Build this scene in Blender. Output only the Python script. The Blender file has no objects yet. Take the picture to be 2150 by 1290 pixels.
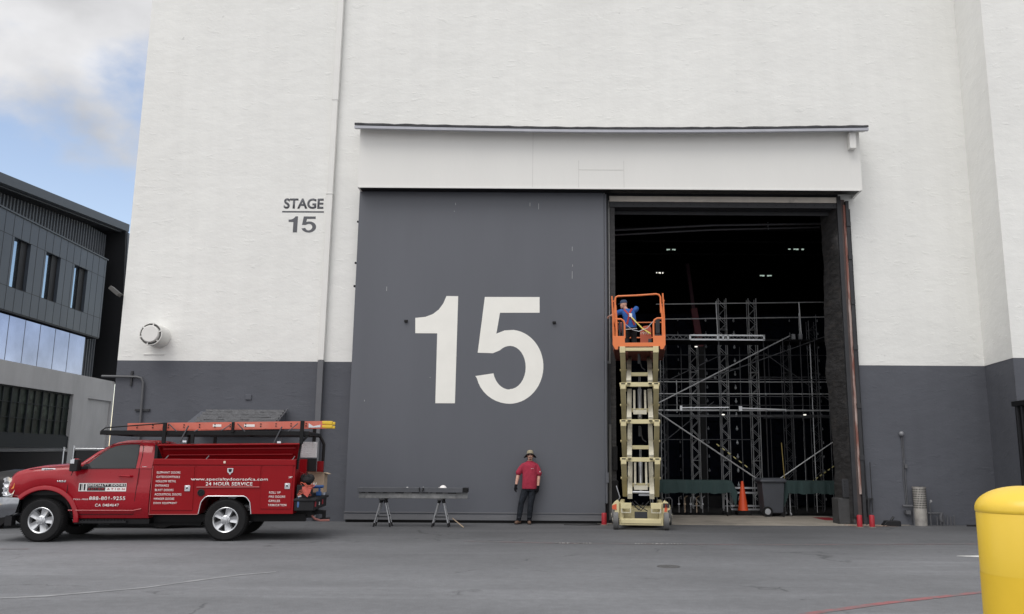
import bpy, bmesh, math, random
from mathutils import Vector, Matrix, Euler, noise as mn
random.seed(7)
R = math.radians; PI = math.pi; V = Vector
S = bpy.context.scene
COL = S.collection

# ------------------------------------------------------------------ camera
PITCH = math.atan(1771/9900.); ROLL = .0066
fw = V((0, math.cos(PITCH), math.sin(PITCH))); u0 = V((0, -math.sin(PITCH), math.cos(PITCH))); r0 = V((1, 0, 0))
rt = r0*math.cos(ROLL)+u0*math.sin(ROLL); up = u0*math.cos(ROLL)-r0*math.sin(ROLL)
cam_d = bpy.data.cameras.new('camera'); cam = bpy.data.objects.new('camera', cam_d); COL.objects.link(cam)
m = Matrix((rt, up, -fw)).transposed().to_4x4(); m.translation = V((0, 0, 1.6)); cam.matrix_world = m
cam_d.sensor_width = 36; cam_d.lens = 36*1771/2150.; cam_d.shift_x = -76/2150.; cam_d.clip_end = 3000; cam_d.clip_start = .05
S.camera = cam

# ------------------------------------------------------------------ world
SUN_EL, SUN_AZ = R(58), R(208)     # azimuth clockwise from +Y: behind the camera, to the left
sd = V((math.sin(SUN_AZ)*math.cos(SUN_EL), math.cos(SUN_AZ)*math.cos(SUN_EL), math.sin(SUN_EL)))
W = bpy.data.worlds.new('World'); S.world = W; W.use_nodes = True
nt = W.node_tree; nt.nodes.clear(); N = nt.nodes.new; L = nt.links.new
def vmath(op, a, b=None):
    n = N('ShaderNodeVectorMath'); n.operation = op
    for i, q in enumerate((a, b)):
        if q is None: continue
        if isinstance(q, (tuple, Vector)): n.inputs[i].default_value = tuple(q)
        else: L(q, n.inputs[i])
    return n
def fmath(op, a, b=None, c=None, clamp=False):
    n = N('ShaderNodeMath'); n.operation = op; n.use_clamp = clamp
    for i, q in enumerate((a, b, c)):
        if q is None: continue
        if isinstance(q, (int, float)): n.inputs[i].default_value = q
        else: L(q, n.inputs[i])
    return n.outputs[0]
sky = N('ShaderNodeTexSky'); sky.sky_type = 'NISHITA'; sky.sun_disc = False
sky.sun_elevation = SUN_EL; sky.sun_rotation = SUN_AZ; sky.air_density = 1.0; sky.dust_density = .3; sky.ozone_density = 2.2
tc = N('ShaderNodeTexCoord')
nz1 = N('ShaderNodeTexNoise'); nz1.inputs['Scale'].default_value = 4.2; nz1.inputs['Detail'].default_value = 9; nz1.inputs['Roughness'].default_value = .52
mp = N('ShaderNodeMapping'); mp.inputs['Scale'].default_value = (1, 1, 1.5); mp.inputs['Location'].default_value = (.35, .1, .2)
L(tc.outputs['Generated'], mp.inputs[0]); L(mp.outputs[0], nz1.inputs[0])
sep = N('ShaderNodeSeparateXYZ'); L(tc.outputs['Generated'], sep.inputs[0])
# cloud cover grows with height above the horizon and towards the south (behind the camera)
elev = fmath('MULTIPLY', sep.outputs[2], 2.05)
beh = fmath('MULTIPLY', sep.outputs[1], -.55)
cov = fmath('ADD', fmath('ADD', nz1.outputs[0], elev), beh)
mr = N('ShaderNodeMapRange'); mr.interpolation_type = 'SMOOTHSTEP'
mr.inputs[1].default_value = .70; mr.inputs[2].default_value = .88; L(cov, mr.inputs[0])
nz2 = N('ShaderNodeTexNoise'); nz2.inputs['Scale'].default_value = 5.5; nz2.inputs['Detail'].default_value = 6; L(mp.outputs[0], nz2.inputs[0])
dt = vmath('DOT_PRODUCT', tc.outputs['Generated'], tuple(sd)).outputs['Value']
glow = fmath('POWER', fmath('MAXIMUM', fmath('MULTIPLY_ADD', dt, .5, .5), 0), 2.0)
cb = fmath('MULTIPLY_ADD', glow, 6.9, 3.3)                    # cloud luminance, in sky units
cb = fmath('MULTIPLY', cb, fmath('MULTIPLY_ADD', nz2.outputs[0], 1.6, .34))
cc = N('ShaderNodeMix'); cc.data_type = 'RGBA'; cc.blend_type = 'MULTIPLY'; cc.inputs[0].default_value = 1
cc.inputs[6].default_value = (1, 1.0, 1.02, 1); L(cb, cc.inputs[7])
bl = N('ShaderNodeMix'); bl.data_type = 'RGBA'; bl.blend_type = 'MULTIPLY'; bl.inputs[0].default_value = 1
L(sky.outputs[0], bl.inputs[6]); bl.inputs[7].default_value = (2.2, 1.8, 1.55, 1)
mx = N('ShaderNodeMix'); mx.data_type = 'RGBA'; L(mr.outputs[0], mx.inputs[0]); L(bl.outputs[2], mx.inputs[6]); L(cc.outputs[2], mx.inputs[7])
bg = N('ShaderNodeBackground'); bg.inputs[1].default_value = .12; L(mx.outputs[2], bg.inputs[0])
wo = N('ShaderNodeOutputWorld'); L(bg.outputs[0], wo.inputs[0])

sun_d = bpy.data.lights.new('sun', 'SUN'); sun_d.energy = 1.25; sun_d.angle = R(34); sun_d.color = (1, .96, .9)
sun = bpy.data.objects.new('sun', sun_d); COL.objects.link(sun); sun.rotation_euler = (-sd).to_track_quat('-Z', 'Y').to_euler()
S.view_settings.view_transform = 'Standard'; S.view_settings.look = 'None'; S.view_settings.gamma = 1
S.view_settings.exposure = 0.04

# ------------------------------------------------------------------ materials
MATS = {}
def mat(name, col, rough=.6, metal=0., var=.08, vscale=3., bump=0., bscale=30., spec=.5, coat=0., emit=0., stretch=(1, 1, 1), detail=5, col2=None, v2=(.45, .6)):
    if name in MATS: return MATS[name]
    M = bpy.data.materials.new(name); M.use_nodes = True; t = M.node_tree; n = t.nodes; l = t.links
    b = n['Principled BSDF']; b.inputs['Roughness'].default_value = rough; b.inputs['Metallic'].default_value = metal
    b.inputs['Specular IOR Level'].default_value = spec; b.inputs['Coat Weight'].default_value = coat; b.inputs['Coat Roughness'].default_value = .06
    tcn = n.new('ShaderNodeTexCoord'); mpn = n.new('ShaderNodeMapping'); mpn.inputs['Scale'].default_value = stretch
    l.new(tcn.outputs['Object'], mpn.inputs[0])
    nz = n.new('ShaderNodeTexNoise'); nz.inputs['Scale'].default_value = vscale; nz.inputs['Detail'].default_value = detail; nz.inputs['Roughness'].default_value = .6
    l.new(mpn.outputs[0], nz.inputs[0])
    rp = n.new('ShaderNodeMapRange'); rp.inputs[1].default_value = .3; rp.inputs[2].default_value = .7
    rp.inputs[3].default_value = 1-var; rp.inputs[4].default_value = 1+var; l.new(nz.outputs[0], rp.inputs[0])
    mxn = n.new('ShaderNodeMix'); mxn.data_type = 'RGBA'; mxn.blend_type = 'MULTIPLY'; mxn.inputs[0].default_value = 1; mxn.inputs[6].default_value = (*col, 1)
    l.new(rp.outputs[0], mxn.inputs[7])
    out = mxn.outputs[2]
    if col2:
        nb = n.new('ShaderNodeTexNoise'); nb.inputs['Scale'].default_value = vscale*.6; nb.inputs['Detail'].default_value = 8; nb.inputs['Roughness'].default_value = .65
        mp2 = n.new('ShaderNodeMapping'); mp2.inputs['Location'].default_value = (5, 3, 9); mp2.inputs['Scale'].default_value = stretch
        l.new(tcn.outputs['Object'], mp2.inputs[0]); l.new(mp2.outputs[0], nb.inputs[0])
        r2 = n.new('ShaderNodeMapRange'); r2.inputs[1].default_value = v2[0]; r2.inputs[2].default_value = v2[1]; l.new(nb.outputs[0], r2.inputs[0])
        m2 = n.new('ShaderNodeMix'); m2.data_type = 'RGBA'; l.new(r2.outputs[0], m2.inputs[0]); l.new(out, m2.inputs[6]); m2.inputs[7].default_value = (*col2, 1); out = m2.outputs[2]
    l.new(out, b.inputs['Base Color'])
    if rough > .12:
        rr = n.new('ShaderNodeMapRange'); rr.inputs[3].default_value = max(.02, rough-.08); rr.inputs[4].default_value = min(1, rough+.08); l.new(nz.outputs[0], rr.inputs[0]); l.new(rr.outputs[0], b.inputs['Roughness'])
    if bump:
        bz = n.new('ShaderNodeTexNoise'); bz.inputs['Scale'].default_value = bscale; bz.inputs['Detail'].default_value = 6; bz.inputs['Roughness'].default_value = .6; l.new(mpn.outputs[0], bz.inputs[0])
        bp = n.new('ShaderNodeBump'); bp.inputs['Strength'].default_value = bump; bp.inputs['Distance'].default_value = .05; l.new(bz.outputs[0], bp.inputs['Height']); l.new(bp.outputs[0], b.inputs['Normal'])
    if emit:
        b.inputs['Emission Color'].default_value = (*col, 1); b.inputs['Emission Strength'].default_value = emit
    MATS[name] = M; return M

def stucco(name, col, var=.035):
    M = bpy.data.materials.new(name); M.use_nodes = True; t = M.node_tree; n = t.nodes; l = t.links; b = n['Principled BSDF']
    b.inputs['Roughness'].default_value = .8; b.inputs['Specular IOR Level'].default_value = .25
    tcn = n.new('ShaderNodeTexCoord')
    def noi(scale, st, det=6, ro=.6, loc=(0, 0, 0)):
        mpn = n.new('ShaderNodeMapping'); mpn.inputs['Scale'].default_value = st; mpn.inputs['Location'].default_value = loc; l.new(tcn.outputs['Object'], mpn.inputs[0])
        z = n.new('ShaderNodeTexNoise'); z.inputs['Scale'].default_value = scale; z.inputs['Detail'].default_value = det; z.inputs['Roughness'].default_value = ro; l.new(mpn.outputs[0], z.inputs[0]); return z.outputs[0]
    def mrg(x, a, bb, c, d):
        q = n.new('ShaderNodeMapRange'); q.inputs[1].default_value = a; q.inputs[2].default_value = bb; q.inputs[3].default_value = c; q.inputs[4].default_value = d; l.new(x, q.inputs[0]); return q.outputs[0]
    def mm(op, x, y):
        q = n.new('ShaderNodeMath'); q.operation = op
        for i, v in enumerate((x, y)):
            if isinstance(v, (int, float)): q.inputs[i].default_value = v
            else: l.new(v, q.inputs[i])
        return q.outputs[0]
    big = mrg(noi(.35, (1, 1, 1.3)), .3, .7, 1-var, 1+var)
    streak = mrg(noi(1.6, (1.5, 1, .12), 4), .35, .75, 1+var*.4, 1-var*.9)
    spots = mrg(noi(5.5, (1, 1, 1.2), 3, .5, (3, 1, 4)), .74, .79, 1, .8)
    f = mm('MULTIPLY', mm('MULTIPLY', big, streak), spots)
    mxn = n.new('ShaderNodeMix'); mxn.data_type = 'RGBA'; mxn.blend_type = 'MULTIPLY'; mxn.inputs[0].default_value = 1; mxn.inputs[6].default_value = (*col, 1); l.new(f, mxn.inputs[7])
    l.new(mxn.outputs[2], b.inputs['Base Color'])
    h1 = noi(1.5, (1, 1, 1.5), 6, .55)                     # trowel swells
    h2 = mrg(noi(3.2, (.8, 1, 1.9), 6, .6, (9, 2, 1)), .60, .70, 0, 1)   # raised trowel ridges here and there
    h3 = noi(26, (1, 1, 1), 3)
    h = mm('ADD', mm('ADD', mm('MULTIPLY', h1, 1.5), mm('MULTIPLY', h2, .22)), mm('MULTIPLY', h3, .09))
    bp = n.new('ShaderNodeBump'); bp.inputs['Strength'].default_value = .6; bp.inputs['Distance'].default_value = .025; l.new(h, bp.inputs['Height']); l.new(bp.outputs[0], b.inputs['Normal'])
    return M

M_white = stucco('white_stucco', (.775, .775, .752)); M_grey = stucco('grey_stucco', (.098, .103, .120), .06)
M_fascia = mat('fascia_paint', (.735, .73, .705), .6, var=.02, vscale=.7, bump=.1, bscale=6, stretch=(1, 1, .3))
M_spoutw = mat('white_metal_paint', (.73, .725, .70), .5, var=.03)
M_door = mat('door_paint', (.098, .104, .122), .45, var=.07, vscale=.5, bump=.12, bscale=1.2, stretch=(1.4, 1, .25))
M_num = mat('number_paint', (.84, .83, .78), .6, var=.03, vscale=2)
M_sign = mat('stencil_paint', (.10, .103, .115), .7)
M_alu = mat('aluminium', (.72, .74, .77), .35, .9, var=.06)
M_galv = mat('galvanised', (.42, .43, .45), .45, .8, var=.12)
M_black = mat('black_paint', (.007, .007, .008), .5, var=.2, spec=.25)
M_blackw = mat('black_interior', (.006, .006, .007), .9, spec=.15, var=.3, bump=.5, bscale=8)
M_quilt = mat('black_insulation', (.032, .031, .032), .6, var=.5, vscale=4, bump=.55, bscale=4, stretch=(1, 1, 2.6), col2=(.065, .058, .054), v2=(.55, .75))
M_tar = mat('dark_steel', (.035, .036, .04), .5, .3, var=.2)
M_rust = mat('rusty_steel', (.21, .085, .065), .75, var=.25, vscale=4, col2=(.42, .33, .3), stretch=(3, 1, .4))
M_brown = mat('brown_steel', (.075, .055, .052), .7, var=.25, vscale=4)
M_shingle = mat('shingle', (.05, .05, .055), .9, var=.3, vscale=12, bump=.6, bscale=60)
M_red = mat('red_pipe_paint', (.38, .018, .03), .45, var=.12)
M_conc = mat('worn_concrete', (.27, .245, .21), .85, var=.12, vscale=1.5, bump=.2, bscale=30, col2=(.17, .155, .135), v2=(.5, .7))
M_rubber = mat('rubber', (.013, .013, .014), .85, spec=.25, var=.25, vscale=12, bump=.2, bscale=60)
M_chrome = mat('chrome', (.78, .79, .82), .18, 1., var=.04)
M_wood = mat('wood', (.4, .31, .22), .7, var=.15)

# ------------------------------------------------------------------ helpers
SPLIT = set('end_board lug edge_roller paint_scratch board_joint header_bolt jamb_block conduit_strut corner_post gate_loop rack_rail lid_stay clamp_block tail_light rung end_cap warning_label coupler yellow_stripe black_stripe rail upright stub_pipe rib pivot_slot glass_joint turn_signal step_bracket lamp_reflector tube door_edge_highlight lid_rib'.split())
class MB:
    def __init__(s): s.bm = bmesh.new(); s.mi = 0
    def face(s, vs):
        try:
            f = s.bm.faces.new(vs); f.material_index = s.mi; return f
        except ValueError: return None
    def v(s, p): return s.bm.verts.new(p)
    def box(s, x0, x1, y0, y1, z0, z1):
        p = [s.v((x, y, z)) for x in (x0, x1) for y in (y0, y1) for z in (z0, z1)]
        for a in ((0, 1, 3, 2), (4, 6, 7, 5), (0, 4, 5, 1), (2, 3, 7, 6), (0, 2, 6, 4), (1, 5, 7, 3)): s.face([p[i] for i in a])
        return s
    def bar(s, p0, p1, w, h, upv=(0, 0, 1)):
        p0, p1 = V(p0), V(p1); d = (p1-p0).normalized(); u = V(upv)
        if abs(d.dot(u)) > .98: u = V((0, 1, 0))
        sx = d.cross(u).normalized()*(w/2); sy = sx.cross(d).normalized()*(h/2)
        a = [s.v(p0+i*sx+j*sy) for i, j in ((-1, -1), (1, -1), (1, 1), (-1, 1))]; b = [s.v(p1+i*sx+j*sy) for i, j in ((-1, -1), (1, -1), (1, 1), (-1, 1))]
        s.face(a[::-1]); s.face(b)
        for i in range(4): s.face([a[i], a[(i+1) % 4], b[(i+1) % 4], b[i]])
        return s
    def tube(s, pts, r, n=8, caps=True):
        pts = [V(p) for p in pts]; rs = r if isinstance(r, (list, tuple)) else [r]*len(pts)
        rings = []; prev = None
        for i, p in enumerate(pts):
            d = (pts[min(i+1, len(pts)-1)]-pts[max(i-1, 0)]).normalized()
            if prev is None:
                a = V((0, 0, 1)) if abs(d.z) < .9 else V((1, 0, 0)); sx = d.cross(a).normalized()
            else: sx = (prev-d*prev.dot(d)).normalized()
            prev = sx; sy = d.cross(sx)
            rings.append([s.v(p+rs[i]*(math.cos(2*PI*k/n)*sx+math.sin(2*PI*k/n)*sy)) for k in range(n)])
        s.skin(rings, caps); return s
    def skin(s, rings, caps=True, closed=True):
        n = len(rings[0])
        for a, b in zip(rings, rings[1:]):
            for k in range(n if closed else n-1): s.face([a[k], a[(k+1) % n], b[(k+1) % n], b[k]])
        if caps: s.face(rings[0][::-1]); s.face(rings[-1])
    def loft(s, rings, caps=True, closed=True): s.skin([[s.v(p) for p in r] for r in rings], caps, closed); return s
    def prism(s, poly, ax, a, b):
        poly = [p for i, p in enumerate(poly) if (V(p)-V(poly[i-1])).length > 1e-4]
        f = {'x': lambda p, t: (t, p[0], p[1]), 'y': lambda p, t: (p[0], t, p[1]), 'z': lambda p, t: (p[0], p[1], t)}[ax]
        r0_ = [s.v(f(p, a)) for p in poly]; r1_ = [s.v(f(p, b)) for p in poly]; s.skin([r0_, r1_], True); return s
    def lathe(s, c, prof, n=24, ax='z', caps=True):
        rings = []
        for r, h in prof:
            ring = []
            for k in range(n):
                a = 2*PI*k/n; u, w = r*math.cos(a), r*math.sin(a)
                ring.append((c[0]+u, c[1]+w, c[2]+h) if ax == 'z' else ((c[0]+u, c[1]+h, c[2]+w) if ax == 'y' else (c[0]+h, c[1]+u, c[2]+w)))
            rings.append(ring)
        s.loft(rings, caps); return s
    def ell(s, c, r, n=14, M=None):
        c = V(c); rings = []
        for i in range(1, n//2+3):
            t = PI*i/(n//2+3); ring = []
            for k in range(n):
                a = 2*PI*k/n; p = V((r[0]*math.sin(t)*math.cos(a), r[1]*math.sin(t)*math.sin(a), r[2]*math.cos(t)))
                ring.append(c+(M @ p if M else p))
            rings.append(ring)
        s.loft(rings, True); return s
    def build(s, name, mats, parent=None, **k):
        if name not in SPLIT: return s.build1(name, mats, parent, **k)
        seen = set(); parts = []
        for v in s.bm.verts:
            if v in seen: continue
            st_ = [v]; seen.add(v); isl = []
            while st_:
                a = st_.pop(); isl.append(a)
                for e in a.link_edges:
                    b = e.other_vert(a)
                    if b not in seen: seen.add(b); st_.append(b)
            parts.append(isl)
        if len(parts) < 2: return s.build1(name, mats, parent, **k)
        o = None
        for isl in parts:
            q = MB(); mp_ = {v: q.v(v.co) for v in isl}
            for f in {f for v in isl for f in v.link_faces}:
                g = q.face([mp_[v] for v in f.verts])
                if g: g.material_index = f.material_index
            o = q.build1(name, mats, parent, **k)
        s.bm.free(); return o
    def build1(s, name, mats, parent=None, bev=0, smooth=35, label=None, sub=0, remesh=0):
        bmesh.ops.recalc_face_normals(s.bm, faces=s.bm.faces)
        me = bpy.data.meshes.new(name); s.bm.to_mesh(me); s.bm.free()
        for mt_ in (mats if isinstance(mats, (list, tuple)) else [mats]): me.materials.append(mt_)
        if smooth:
            me.shade_smooth(); me.set_sharp_from_angle(angle=R(smooth))
        o = bpy.data.objects.new(name, me); COL.objects.link(o)
        if parent: o.parent = parent
        if label: o['label'] = label
        if remesh:
            q = o.modifiers.new('remesh', 'REMESH'); q.mode = 'VOXEL'; q.voxel_size = remesh; q.use_smooth_shade = True
            q = o.modifiers.new('smooth', 'SMOOTH'); q.iterations = 3; q.factor = .5
        if bev:
            q = o.modifiers.new('bevel', 'BEVEL'); q.width = bev; q.segments = 2; q.limit_method = 'ANGLE'; q.angle_limit = R(35); q.harden_normals = False
        return o
def tag(o, label, cat=None, group=None, kind=None):
    if label: o['label'] = label
    if cat: o['category'] = cat
    if group: o['group'] = group
    if kind: o['kind'] = kind
    return o
def thing(name, label, cat, loc=(0, 0, 0), rz=0, group=None):
    o = bpy.data.objects.new(name, None); COL.objects.link(o); o.location = loc; o.rotation_euler = (0, 0, rz); o.empty_display_size = .2
    return tag(o, label, cat, group)
def struct(o): o['kind'] = 'structure'; return o
def B(name, mt_, parent, *b, **k):
    q = MB(); q.box(*b); return q.build(name, mt_, parent, **k)
def dup(root, loc, rz=None, label=None):
    r = root.copy(); COL.objects.link(r); r.location = loc
    if rz is not None: r.rotation_euler = (0, 0, rz)
    if label: r['label'] = label
    for ch in list(root.children):
        c = ch.copy(); COL.objects.link(c); c.parent = r
        for g in list(ch.children):
            d = g.copy(); COL.objects.link(d); d.parent = c
    return r
def text_pts(body, bold=0., spacing=1.):
    cu = bpy.data.curves.new('t', 'FONT'); cu.body = body; cu.offset = bold; cu.size = 1; cu.space_character = spacing; cu.resolution_u = 4
    o = bpy.data.objects.new('t', cu); COL.objects.link(o); bpy.context.view_layer.update()
    me = bpy.data.meshes.new_from_object(o.evaluated_get(bpy.context.evaluated_depsgraph_get()))
    bpy.data.objects.remove(o); bpy.data.curves.remove(cu); return me
def text(name, body, mt_, parent, x0, x1, z0, z1, y, bold=.02, spacing=1., th=.002, rise=0., label=None):
    """lettering standing in the XZ plane at depth y, fitted to the rectangle; rise tilts the baseline"""
    me = text_pts(body, bold, spacing)
    xs = [v.co.x for v in me.vertices]; ys = [v.co.y for v in me.vertices]
    a, b, c, d = min(xs), max(xs), min(ys), max(ys)
    for v in me.vertices:
        fx = (v.co.x-a)/(b-a); v.co = V((x0+fx*(x1-x0), y, z0+(v.co.y-c)/(d-c)*(z1-z0)+rise*fx))
    bm = bmesh.new(); bm.from_mesh(me); bpy.data.meshes.remove(me)
    bmesh.ops.recalc_face_normals(bm, faces=bm.faces)
    r = bmesh.ops.extrude_face_region(bm, geom=bm.faces[:]); bmesh.ops.translate(bm, verts=[g for g in r['geom'] if isinstance(g, bmesh.types.BMVert)], vec=(0, th, 0))
    q = MB(); q.bm.free(); q.bm = bm; return q.build(name, mt_, parent, smooth=0, label=label)
def arc(cx, cz, rx, rz, a0, a1, n):
    return [(cx+rx*math.cos(R(a0+(a1-a0)*i/n)), cz+rz*math.sin(R(a0+(a1-a0)*i/n))) for i in range(n+1)]
def interp(tab, x):
    if x <= tab[0][0]: return tab[0][1]
    for (a, b), (c, d) in zip(tab, tab[1:]):
        if x <= c: return b+(d-b)*(x-a)/(c-a)
    return tab[-1][1]

# ------------------------------------------------------------------ ground
def ground_mat():
    M = bpy.data.materials.new('asphalt'); M.use_nodes = True; t = M.node_tree; n = t.nodes; l = t.links; b = n['Principled BSDF']
    tcn = n.new('ShaderNodeTexCoord')
    def noi(scale, st=(1, 1, 1), det=6, ro=.6, loc=(0, 0, 0), rot=0, dist=0):
        mpn = n.new('ShaderNodeMapping'); mpn.inputs['Scale'].default_value = st; mpn.inputs['Location'].default_value = loc; mpn.inputs['Rotation'].default_value = (0, 0, rot); l.new(tcn.outputs['Object'], mpn.inputs[0])
        z = n.new('ShaderNodeTexNoise'); z.inputs['Scale'].default_value = scale; z.inputs['Detail'].default_value = det; z.inputs['Roughness'].default_value = ro; z.inputs['Distortion'].default_value = dist; l.new(mpn.outputs[0], z.inputs[0]); return z.outputs[0]
    def mrg(x, a, bb, c, d):
        q = n.new('ShaderNodeMapRange'); q.inputs[1].default_value = a; q.inputs[2].default_value = bb; q.inputs[3].default_value = c; q.inputs[4].default_value = d; l.new(x, q.inputs[0]); return q.outputs[0]
    def mul(x, y):
        q = n.new('ShaderNodeMath'); q.operation = 'MULTIPLY'; l.new(x, q.inputs[0]); l.new(y, q.inputs[1]); return q.outputs[0]
    f = mul(mrg(noi(.16, (1, 1, 1), 5), .3, .7, .84, 1.2), mrg(noi(.9, (.5, 1.1, 1), 6, .65, rot=.15), .35, .7, .92, 1.10))
    f = mul(f, mrg(noi(.5, (.25, 2.2, 1), 5, .6, (4, 2, 0), -.12, .6), .54, .68, 1, 1.20))      # pale scuffed drive tracks
    f = mul(f, mrg(noi(7, det=6, ro=.7), .3, .7, .88, 1.12)); f = mul(f, mrg(noi(60, det=3), .3, .7, .80, 1.20))
    # the asphalt turns darker towards the wall, with a ragged edge
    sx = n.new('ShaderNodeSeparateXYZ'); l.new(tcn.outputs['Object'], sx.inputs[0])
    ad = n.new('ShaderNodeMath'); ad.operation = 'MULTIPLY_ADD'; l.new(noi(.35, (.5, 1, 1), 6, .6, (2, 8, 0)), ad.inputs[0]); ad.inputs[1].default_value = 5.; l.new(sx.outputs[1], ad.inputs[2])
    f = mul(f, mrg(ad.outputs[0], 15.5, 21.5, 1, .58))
    ar = n.new('ShaderNodeMath'); ar.operation = 'MULTIPLY_ADD'; l.new(noi(.3, (1, 1, 1), 5, .6, (1, 3, 0)), ar.inputs[0]); ar.inputs[1].default_value = 6.; l.new(sx.outputs[0], ar.inputs[2])
    f = mul(f, mrg(ar.outputs[0], -7, 2, 1.22, .98))
    # thin irregular cracks
    vo = n.new('ShaderNodeTexVoronoi'); vo.feature = 'DISTANCE_TO_EDGE'; vo.inputs['Scale'].default_value = .22
    mpn = n.new('ShaderNodeMapping'); l.new(tcn.outputs['Object'], mpn.inputs[0])
    add = n.new('ShaderNodeVectorMath'); add.operation = 'MULTIPLY_ADD'; nzv = n.new('ShaderNodeTexNoise'); nzv.inputs['Scale'].default_value = 1.1; nzv.inputs['Detail'].default_value = 8
    l.new(tcn.outputs['Object'], nzv.inputs[0]); l.new(nzv.outputs['Color'], add.inputs[0]); add.inputs[1].default_value = (1.6, 1.6, 0); l.new(mpn.outputs[0], add.inputs[2]); l.new(add.outputs[0], vo.inputs['Vector'])
    crack = mrg(vo.outputs['Distance'], .0, .006, .55, 1)
    gate = mrg(noi(.35, loc=(7, 7, 0)), .52, .6, 1, 0)
    q = n.new('ShaderNodeMath'); q.operation = 'MAXIMUM'; l.new(crack, q.inputs[0]); l.new(gate, q.inputs[1]); f = mul(f, q.outputs[0])
    mxn = n.new('ShaderNodeMix'); mxn.data_type = 'RGBA'; mxn.blend_type = 'MULTIPLY'; mxn.inputs[0].default_value = 1; mxn.inputs[6].default_value = (.150, .154, .164, 1); l.new(f, mxn.inputs[7]); l.new(mxn.outputs[2], b.inputs['Base Color'])
    b.inputs['Roughness'].default_value = .8; b.inputs['Specular IOR Level'].default_value = .35
    bp = n.new('ShaderNodeBump'); bp.inputs['Strength'].default_value = .35; bp.inputs['Distance'].default_value = .01; l.new(noi(90, det=3), bp.inputs['Height']); l.new(bp.outputs[0], b.inputs['Normal'])
    return M
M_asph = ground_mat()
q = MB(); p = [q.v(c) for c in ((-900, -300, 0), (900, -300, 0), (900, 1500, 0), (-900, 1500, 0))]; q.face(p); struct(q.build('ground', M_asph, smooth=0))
q = MB(); poly = [(1.45, 21.45), (3, 21.36), (5, 21.32), (6.4, 21.3), (8.4, 21.42), (9.1, 21.7), (9.1, 21.79), (8.02, 21.79), (8.02, 37), (1.66, 37), (1.5, 21.79), (1.15, 21.6)]
q.prism(poly, 'z', -.05, .006); struct(q.build('concrete_floor', M_conc, smooth=0))
M_redline = mat('worn_red_line_paint', (.27, .10, .105), .8, var=.2, vscale=7, col2=(.14, .13, .135), v2=(.42, .6))
M_faint = mat('faded_red_line_paint', (.17, .12, .125), .8, var=.2, vscale=6, col2=(.13, .13, .135), v2=(.4, .6))
M_mark = mat('white_road_paint', (.62, .62, .6), .8, var=.1, vscale=9, col2=(.3, .3, .3), v2=(.58, .75))
q = MB(); a = [(2.2, 8.75), (2.779, 9.324), (3.9, 10.05), (5.334, 10.85), (6.5, 11.35)]
qv = [[(x-.035, y+.05, .004), (x+.035, y-.05, .004)] for x, y in a]; q.loft(qv, False, False); struct(q.build('red_road_line', M_redline, smooth=0))
q = MB(); qv = [[(x, y+.05, .004), (x, y-.05, .004)] for x, y in ((-1.6, 16.9), (0, 16.62), (2, 16.55), (4.5, 16.6), (7.5, 16.9), (9.5, 17.1))]; q.loft(qv, False, False); struct(q.build('faded_road_line', M_faint, smooth=0))
q = MB(); qv = [[(x, y+.045, .004), (x, y-.045, .004)] for x, y in ((-11.5, 14.9), (-9.6, 14.95), (-8.9, 15.0))]; q.loft(qv, False, False); struct(q.build('short_red_road_line', M_faint, smooth=0))
q = MB(); q.prism([(6.98, 14.87), (7.55, 14.62), (9.4, 14.5), (9.4, 14.85), (7.6, 14.98)], 'z', .001, .005); struct(q.build('white_road_arrow', M_mark, smooth=0))
M_letter = mat('worn_white_lettering', (.42, .41, .4), .8, var=.2, vscale=9, col2=(.12, .11, .11), v2=(.42, .6))
for body, x0, x1, nm in (('FIRE LANE', .17, .86, 'road_lettering'), ('NO PARKING', 1.68, 2.62, 'road_lettering')):
    o = text(nm, body, M_letter, None, x0, x1, 0, .16, 0, bold=.01, spacing=1.3, th=.001)
    o.rotation_euler = (R(-90), 0, 0); o.location = (0, 16.5, .009); o.rotation_euler = (R(-90), 0, 0); o.scale = (1, 1, 1); struct(o)
q = MB(); qv = [[(x, y+.03+w, .004), (x+.02, y-.03-w, .004)] for x, y, w in ((-7.0, 9.6, .0), (-6.3, 9.9, .01), (-5.73, 10.13, .03), (-4.94, 10.775, .02), (-4.57, 11.4, .04), (-4.2, 11.95, .02), (-3.8, 12.3, .0))]; q.loft(qv, False, False); struct(q.build('paving_seam', mat('pale_seam', (.27, .275, .285), .85, var=.2, vscale=6, col2=(.20, .205, .215), v2=(.42, .6)), smooth=0))
t = thing('manhole_cover', 'flat iron utility cover let into the asphalt', 'manhole cover', (1.84, 13.2, 0)); q = MB(); q.lathe((0, 0, 0), [(.15, .0), (.15, .004), (.13, .005)], 24); q.build('cover', mat('cast_iron', (.11, .11, .112), .6, .3, var=.3, vscale=25, bump=.6, bscale=40), t)
q = MB(); q.lathe((0, 0, 0), [(.175, -.01), (.175, .004), (.152, .004), (.152, -.01)], 24); q.build('frame_ring', mat('rim_iron', (.07, .07, .07), .7, var=.2), t)

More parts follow.
